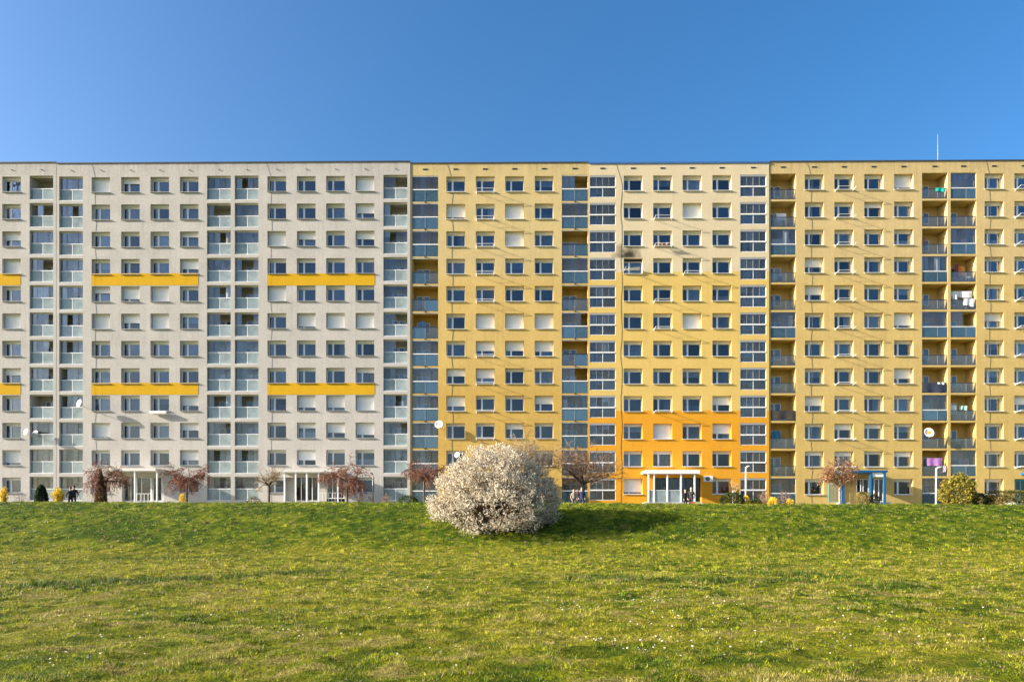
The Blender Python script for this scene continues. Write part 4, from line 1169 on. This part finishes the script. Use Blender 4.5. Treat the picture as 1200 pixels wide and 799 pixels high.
def bush(px, d, w, h, cols, label, n=1500, size=.05, shape='ball', name='bush', mat=None, stem=True, dep=None, lump=.15, spike=0.):
    h = h*1.08+.32; n = int(n*1.6); size = size*1.15
    loc = place(px, d); t_ = thing(name, label, 'bush' if name != 'hedge' else 'hedge', (loc.x, loc.y, loc.z-.05))
    dep = dep or w
    u = NP.normal(0, 1, (n*2, 3)); u /= np.linalg.norm(u, axis=1)[:, None]
    rad = 1-np.abs(NP.normal(0, .16, n*2)); rad *= 1-lump*.5+lump*fbm(u[:, 0]*2.5+px, u[:, 2]*2.5+u[:, 1]*2, int(px), 3)*1.6
    if shape == 'ball':
        P = u*rad[:, None]*np.array([w/2, dep/2, h/2])+np.array([0, 0, h/2]); P = P[P[:, 2] > .02]
    elif shape in ('cone', 'dome'):
        t = NP.uniform(0, 1, n*2)**(1.3 if shape == 'cone' else 1.); a = NP.uniform(0, 2*np.pi, n*2)
        r = ((1-t)**.75 if shape == 'cone' else np.sqrt(np.clip(1-t**2.2, 0, 1)))*(w/2)*np.clip(rad, .5, 1.2)*NP.uniform(.3, 1, n*2)**.35
        P = np.stack([np.cos(a)*r, np.sin(a)*r*dep/w, t*h], 1)
    elif shape == 'box':
        s = np.abs(u).max(1)[:, None]; P = u/s*rad[:, None]*np.array([w/2, dep/2, h/2])+np.array([0, 0, h/2]); P = P[P[:, 2] > .02]
    else:   # vase of upright sprays
        k = NP.integers(0, 40, n*2); a = NP.uniform(0, 2*np.pi, 40)[k]; tl = NP.uniform(.1, 1, 40)[k]; t = NP.uniform(.05, 1, n*2)
        P = np.stack([np.cos(a)*tl*w/2*t**.8, np.sin(a)*tl*w/2*t**.8, t*h*(1.05-.35*tl)], 1)+NP.normal(0, .04, (n*2, 3)); P[:, 2] = np.abs(P[:, 2])
    P = P[:n]
    cc = np.array(cols)[NP.integers(0, len(cols), len(P))]*NP.uniform(.6, 1.3, (len(P), 1))
    link('foliage', leafmesh('foliage', P, size, cc, mat or FOL), t_)
    mb = MB(); rr = random.Random(int(px))
    for k in range(10):
        q = P[rr.randrange(len(P))]; mb.tube([(0, 0, 0), (q[0]*.4, q[1]*.4, q[2]*.5), (q[0]*.9, q[1]*.9, q[2]*.93)], [.025, .015, .008], 4)
    link('stem', mb.mesh('stem', TWIG), t_)
    return t_
YEL = [(.75, .52, .02), (.80, .60, .05), (.62, .45, .03)]
DGR = [(.018, .035, .012), (.03, .055, .018), (.012, .025, .01)]
bush(5, 53, .75, 1.35, YEL, 'yellow flowering shrub at the foot of the end block, standing by bare purple twigs', 900, .05, 'vase')
bush(68.5, 53, 1.0, 1.35, YEL, 'yellow flowering shrub between the conical evergreen and the two people in black', 1100, .05, 'vase')
bush(48.5, 53, 1.05, 1.45, DGR, 'dark green rounded conical evergreen between two yellow shrubs', 3200, .05, 'dome')
bush(24, 55, 2.2, 1.15, [(.22, .14, .17), (.28, .19, .2)], 'low bare bush with purplish twigs before the end block', 500, .03, 'vase')
bush(118, 57.5, 1.25, 2.9, [(.17, .095, .035), (.12, .07, .03), (.22, .13, .05)], 'tall brown conical bush at the trunk of a weeping tree', 3200, .055, 'cone')
bush(214, 55, .55, .95, YEL, 'small yellow bush at the foot of a weeping tree', 500, .045, 'ball')
bush(297, 56, 1.2, .7, [(.10, .12, .04), (.2, .13, .08)], 'low scruffy green-brown bush near the pale twigged tree', 400, .05)
bush(453, 55, 1.1, .95, [(.34, .24, .18), (.26, .17, .13)], 'dry pinkish-brown bush beside the dark headed lamp post', 500, .035, 'vase')
bush(478, 54.5, 1.7, .75, [(.05, .09, .02), (.03, .06, .02)], 'low green bush between the dry bush and a budding reddish tree', 900, .05)
bush(646, 56, .9, 1.1, [(.07, .045, .03), (.05, .05, .03)], 'dark brown bush at the shaded edge of the blossoming shrub', 700, .045, 'ball')
bush(858, 54, 1.85, .95, [(.035, .055, .012), (.06, .085, .018), (.025, .04, .01)], 'dark green mounded evergreen bush under the orange wall', 2200, .045)
bush(874.5, 54.5, .7, .75, YEL, 'low yellow flowering bush beside the sapling', 500, .045)
bush(886, 54.5, .9, .5, [(.05, .10, .02), (.07, .12, .03)], 'low green clump beside the low yellow bush', 400, .05)
bush(896, 55, 1.3, 1.1, [(.36, .22, .17), (.42, .28, .2)], 'pale reddish bare bush before the ground floor balcony', 600, .03, 'vase')
bush(906, 54, .9, .6, YEL, 'yellow flowering clump between two bare reddish bushes', 500, .045)
bush(919, 55, .9, 1.2, [(.40, .25, .2), (.34, .2, .15)], 'fan shaped bare reddish bush before a dark balcony', 450, .035, 'vase')
bush(926, 54, .6, .5, YEL, 'small yellow clump beside the fan shaped bare bush', 300, .045)
bush(1011, 55, .85, 1.0, [(.16, .15, .03), (.24, .18, .05), (.10, .10, .03)], 'clipped square yellowish bush before the blue porch', 1100, .04, 'box')
bush(1024.5, 55, .75, .95, [(.03, .05, .015), (.05, .06, .02)], 'clipped dark green bush beside the square yellowish one', 1000, .04)
bush(1123, 53, 2.25, 2.1, [(.30, .25, .03), (.22, .20, .03), (.12, .12, .02), (.38, .30, .05)], 'golden green loose bush beside the white street lamp', 3000, .075, lump=.45)
bush(1147, 52.5, 1.2, .85, DGR, 'very dark rounded bush beside the golden bush', 1400, .045)
bush(1183, 53, 3.2, 1.0, [(.13, .13, .025), (.20, .17, .04), (.08, .08, .02)], 'long clipped green-brown hedge before the teal entrance doors', 3400, .045, 'box', name='hedge', dep=1.0)

# --- the white blossoming shrub on the bank
def blossom_shrub():
    D = 39.7; c0 = place(580, D); S = D/F
    t_ = thing('blossom_shrub', 'big round shrub covered in creamy white blossom on the grassy bank', 'shrub', tuple(c0-Vector((0, 0, .1))))
    z_at = lambda py: EYE+(HY-py)*S-c0.z
    lobes = [(575, 552, 35, 29, .3), (606, 558, 23, 23, .5), (537, 581, 28, 26, -.3), (580, 597, 57, 22, -.9), (628, 580, 25, 26, .2), (535, 592, 27, 18, -.4), (580, 572, 50, 38, 0), (620, 598, 28, 18, -.3), (556, 560, 30, 26, -.5), (598, 577, 26, 24, -1.1), (566, 588, 26, 20, -1.1), (592, 597, 34, 18, -1.0), (540, 599, 26, 15, -.3)]
    E = [(np.array([(px-580)*S, dy, z_at(py)]), np.array([rx*S, max(rx, ry)*S*.85, ry*S])) for px, py, rx, ry, dy in lobes]
    wts = np.array([e[1][0]*e[1][2] for e in E]); wts /= wts.sum()
    n = 30000
    k = NP.choice(len(E), n, p=wts)
    u = NP.normal(0, 1, (n, 3)); u /= np.linalg.norm(u, axis=1)[:, None]
    cen = np.array([e[0] for e in E])[k]; R = np.array([e[1] for e in E])[k]
    P = cen+u*R*(1-np.abs(NP.normal(0, .10, n))+.05)[:, None]
    dmin = np.min([np.linalg.norm((P-e[0])/e[1], axis=1) for e in E], axis=0)
    cl = fbm(P[:, 0]*2.2+P[:, 1]*1.1+9, P[:, 2]*2.2-P[:, 1]*.9+9, 77, 3)
    keep = (dmin > .66) & (NP.uniform(0, 1, n) < np.clip((cl-.36)*5., .06, 1)) & (P[:, 2] > height(P[:, 0]+c0.x, P[:, 1]+c0.y)-c0.z+.22)
    P, u = P[keep], u[keep]
    push = (cl[keep]-.5)[:, None]*u*1.5
    P = P+push
    # sprays of petals pointing outwards and up
    d = u*.7+np.array([-.05, 0, .65])+NP.normal(0, .3, u.shape); d /= np.linalg.norm(d, axis=1)[:, None]
    m = 6
    T = NP.uniform(-.12, .26, (len(P), m, 1))
    C3 = (P[:, None, :]+d[:, None, :]*T+NP.normal(0, .035, (len(P), m, 3))).reshape(-1, 3)
    C3 = C3[C3[:, 2] > height(C3[:, 0]+c0.x, C3[:, 1]+c0.y)-c0.z+.12]
    pal = np.array([(.72, .655, .50), (.76, .70, .58), (.62, .53, .41), (.70, .61, .50)])
    cc = pal[NP.integers(0, 4, len(C3))]*NP.uniform(.8, 1.08, (len(C3), 1))
    br = NP.uniform(0, 1, len(C3)) < .17
    cc[br] = np.array([.16, .125, .05])*NP.uniform(.6, 1.4, (br.sum(), 1))
    link('blossom', leafmesh('blossom', C3, .050, cc, PETAL, .55), t_)
    mb = MB(); rng = random.Random(3)
    for i in range(320):
        q = P[rng.randrange(len(P))]; b = Vector((rng.uniform(-.5, .5), rng.uniform(-.4, .4), -.1))
        qv = Vector(q); mid = b.lerp(qv, .5)+Vector((0, 0, .25))+Vector((rng.gauss(0, .12), rng.gauss(0, .12), 0))
        mb.tube([b, mid, qv], [.045, .028, .008], 4, cap=False)
        for j in range(2):
            s = mid.lerp(qv, rng.uniform(.2, .8)); e = s+Vector((rng.gauss(0, .35), rng.gauss(0, .35), rng.uniform(.0, .5)))
            mb.tube([s, e], [.016, .006], 3, cap=False)
    link('branches', mb.mesh('branches', TWIG), t_)
blossom_shrub()

# ------------------------------------------------------------------ street lamps and sign post
def lamp(px, d, top_py, label, mat, headmat, side=1):
    p = place(px, d); H = at(px, top_py, d).z-p.z
    t_ = thing('street_lamp', label, 'street lamp', (p.x, p.y, p.z-.02))
    mb = MB(); mb.tube([(0, 0, 0), (0, 0, .35)], .11, 10); link('base', mb.mesh('base', mat), t_)
    mb = MB(); mb.tube([(0, 0, .35), (0, 0, H*.6), (0, 0, H-.08)], [.065, .058, .045], 10); link('pole', mb.mesh('pole', mat, True), t_)
    mb = MB()
    mb.tube([(0, 0, H-.14), (side*.12, -.05, H-.02), (side*.42, -.12, H+.03)], [.045, .055, .04], 8); link('lamp_head', mb.mesh('lamp_head', headmat, True), t_)
lamp(1097, 52, 547, 'white street lamp beside the golden green bush', WHITE, WHITE)
lamp(874, 55, 546, 'white street lamp beside the staked sapling', WHITE, WHITE, .7)
lamp(437, 58, 554, 'thin grey lamp post with a dark head before the grey-white block', M['greymetal'], M['darkmetal'], -.5)
p = place(983, 57)
t_ = thing('sign_post', 'blue post with two small teal plates inside the orange-brown tree crown', 'sign', (p.x, p.y, p.z-.05))
mb = MB(); mb.tube([(0.25, 0, 0), (.25, 0, 3.0)], .09, 8); link('post', mb.mesh('post', M['bluepaint']), t_)
for dx in (-.5, .15):
    mb = MB(); mb.lathe([(.001, -.02), (.26, -.02), (.26, .02), (.001, .02)], 14)
    me = mb.mesh('plate', M['tealpaint']); me.transform(Matrix.Rotation(math.radians(80), 4, 'X')); link('plate', me, t_, (dx, -.12, 3.08))
mb = MB(); mb.tube([(-.5, -.08, 2.98), (.25, -.03, 2.98)], .025, 5); link('crossbar', mb.mesh('crossbar', M['bluepaint']), t_)

# ------------------------------------------------------------------ people
SKIN = simple('skin', (.52, .33, .24), .6, var=.05)
def skin_body(J, E, R, mats, region):
    """joints J, edges E, radii R -> one continuous mesh, material by the nearest bone"""
    me = bpy.data.meshes.new('tmp'); me.from_pydata(J, E, []); o = bpy.data.objects.new('tmp', me); COL.objects.link(o)
    md = o.modifiers.new('s', 'SKIN'); md.use_smooth_shade = True
    o.modifiers.new('d', 'SUBSURF').levels = 1
    for i, r in enumerate(R):
        sv = me.skin_vertices[0].data[i]; sv.radius = r if isinstance(r, tuple) else (r, r); sv.use_root = i == 0
    dg = bpy.context.evaluated_depsgraph_get()
    ev = bpy.data.meshes.new_from_object(o.evaluated_get(dg))
    bpy.data.objects.remove(o); bpy.data.meshes.remove(me)
    ev.materials.clear()
    for m_ in mats: ev.materials.append(m_)
    segs = [(Vector(J[a]), Vector(J[b]), region[k]) for k, (a, b) in enumerate(E)]
    for pl in ev.polygons:
        c = pl.center; best = (9e9, 0)
        for a, b, rg in segs:
            ab = b-a; t = max(0, min(1, (c-a).dot(ab)/ab.length_squared)); dd = (c-a-ab*t).length
            if dd < best[0]: best = (dd, rg)
        pl.material_index = best[1]; pl.use_smooth = True
    return ev
def person(px, d, label, H, top, trousers, hair, facing=0., stride=.0, arm=.1, long_hair=False, sit=False):
    p = place(px, d); s = H/1.75
    t_ = thing('person', label, 'person', (p.x, p.y, p.z), None, facing)
    J = [(0, 0, .95), (0, 0, 1.15), (0, .0, 1.38), (0, -.01, 1.50), (0, -.02, 1.58), (0, -.03, 1.70)]
    E = [(0, 1), (1, 2), (2, 3), (3, 4), (4, 5)]; reg = [1, 1, 1, 0, 0]
    R = [(.15, .11), (.145, .105), (.17, .11), .055, (.07, .085), (.075, .085)]
    def add(parent, pos, r, g):
        J.append(pos); R.append(r); E.append((parent, len(J)-1)); reg.append(g); return len(J)-1
    for sd in (-1, 1):
        st = stride*sd
        hip = add(0, (sd*.10, 0, .88), (.095, .095), 2)
        kn = add(hip, (sd*.11, -.04-st*.5, .50), .062, 2)
        an = add(kn, (sd*.11, .03-st, .09), .042, 2)
        add(an, (sd*.13, -.14-st, .035), (.045, .03), 3)
        sh = add(2, (sd*.20, 0, 1.40), .065, 1)
        el = add(sh, (sd*(.25+arm*.3), .03, 1.12), .048, 1)
        wr = add(el, (sd*(.25+arm*.2), -.10-arm*.4, .90), .034, 1)
        hd = add(wr, (sd*.25, -.14-arm*.45, .83), (.036, .022), 0)
        for k in range(4):
            kn2 = add(hd, (sd*(.235+.011*k), -.165-arm*.45-.004*k, .785), .009, 0)
            add(kn2, (sd*(.23+.011*k), -.155-arm*.45, .745+.006*abs(k-1.5)), .008, 0)
        th = add(hd, (sd*.215, -.18-arm*.45, .815), .010, 0); add(th, (sd*.212, -.195-arm*.45, .785), .008, 0)
    J = [(a*s, b*s, c*s) for a, b, c in J]; R = [tuple(v*s for v in r) if isinstance(r, tuple) else r*s for r in R]
    shoe = M['doordark']
    link('body', skin_body(J, E, R, [SKIN, top, trousers, shoe], reg), t_)
    mb = MB(); mb.lathe([(.001, .135), (.05, .125), (.085, .09), (.098, .03), (.097, -.03 if not long_hair else -.2), (.085, -.05 if not long_hair else -.22)], 12, (0, .015, 1.665))
    me = mb.mesh('hair', hair, True); me.transform(Matrix.Scale(s, 4)); link('hair', me, t_)
    mb = MB(); mb.tube([(0, -.105, 1.665), (0, -.128, 1.635), (0, -.11, 1.625)], [.008, .014, .01], 5)
    for sx in (-1, 1): mb.tube([(sx*.088, -.02, 1.68), (sx*.098, -.015, 1.65), (sx*.09, -.02, 1.62)], [.01, .018, .01], 5)
    me = mb.mesh('face', SKIN, True); me.transform(Matrix.Scale(s, 4)); link('face', me, t_)
    return t_
BLK = simple('black cloth', (.018, .018, .022), .85); NAVY = simple('navy cloth', (.02, .03, .07), .85); MAR = simple('maroon cloth', (.16, .045, .05), .85)
JEAN = simple('denim', (.05, .07, .13), .85); GREY = simple('grey cloth', (.16, .15, .15), .85); CREAMC = simple('beige cloth', (.42, .33, .26), .85)
HDK = simple('dark hair', (.03, .022, .018), .7); HGR = simple('grey hair', (.35, .33, .31), .7); HBL = simple('fair hair', (.40, .28, .14), .7)
person(82.6, 54, 'person dressed in black walking on the outer side of the pair by a yellow shrub', 1.72, BLK, BLK, HDK, .4, .08)
person(86.6, 54.4, 'taller person dressed in black walking in a pair by a yellow shrub', 1.82, BLK, BLK, HDK, .3, .06)
person(672.5, 58, 'person in a beige top walking at the end of the trio', 1.66, CREAMC, GREY, HBL, .2, .1, long_hair=True)
person(677.3, 58.4, 'person in a maroon coat walking in the middle of the trio by the bare tree', 1.72, MAR, BLK, HDK, .1, .1, long_hair=True)
person(681.8, 58, 'person in a navy jacket walking close to the bare tree trunk', 1.80, NAVY, JEAN, HGR, -.1, .1)
person(803, 56, 'shorter person in black with fair hair in front of the white porch', 1.55, BLK, BLK, HBL, .3, .05)
person(810, 55.6, 'taller person in black with grey hair in front of the white porch', 1.76, BLK, BLK, HGR, -.5, .05)
p = place(812.5, 55.2)
t_ = thing('shopping_bag', 'red shopping bag held low beside the person with grey hair', 'bag', (p.x, 55.2, p.z+.15))
mb = MB(); mb.box(-.19, .19, -.1, .1, 0, .42); link('bag_body', mb.mesh('bag_body', simple('red bag', (.45, .04, .04), .6)), t_)
mb = MB(); mb.tube([(-.1, 0, .42), (-.08, 0, .58), (.08, 0, .58), (.1, 0, .42)], .012, 4); link('bag_handle', mb.mesh('bag_handle', M['doordark']), t_)
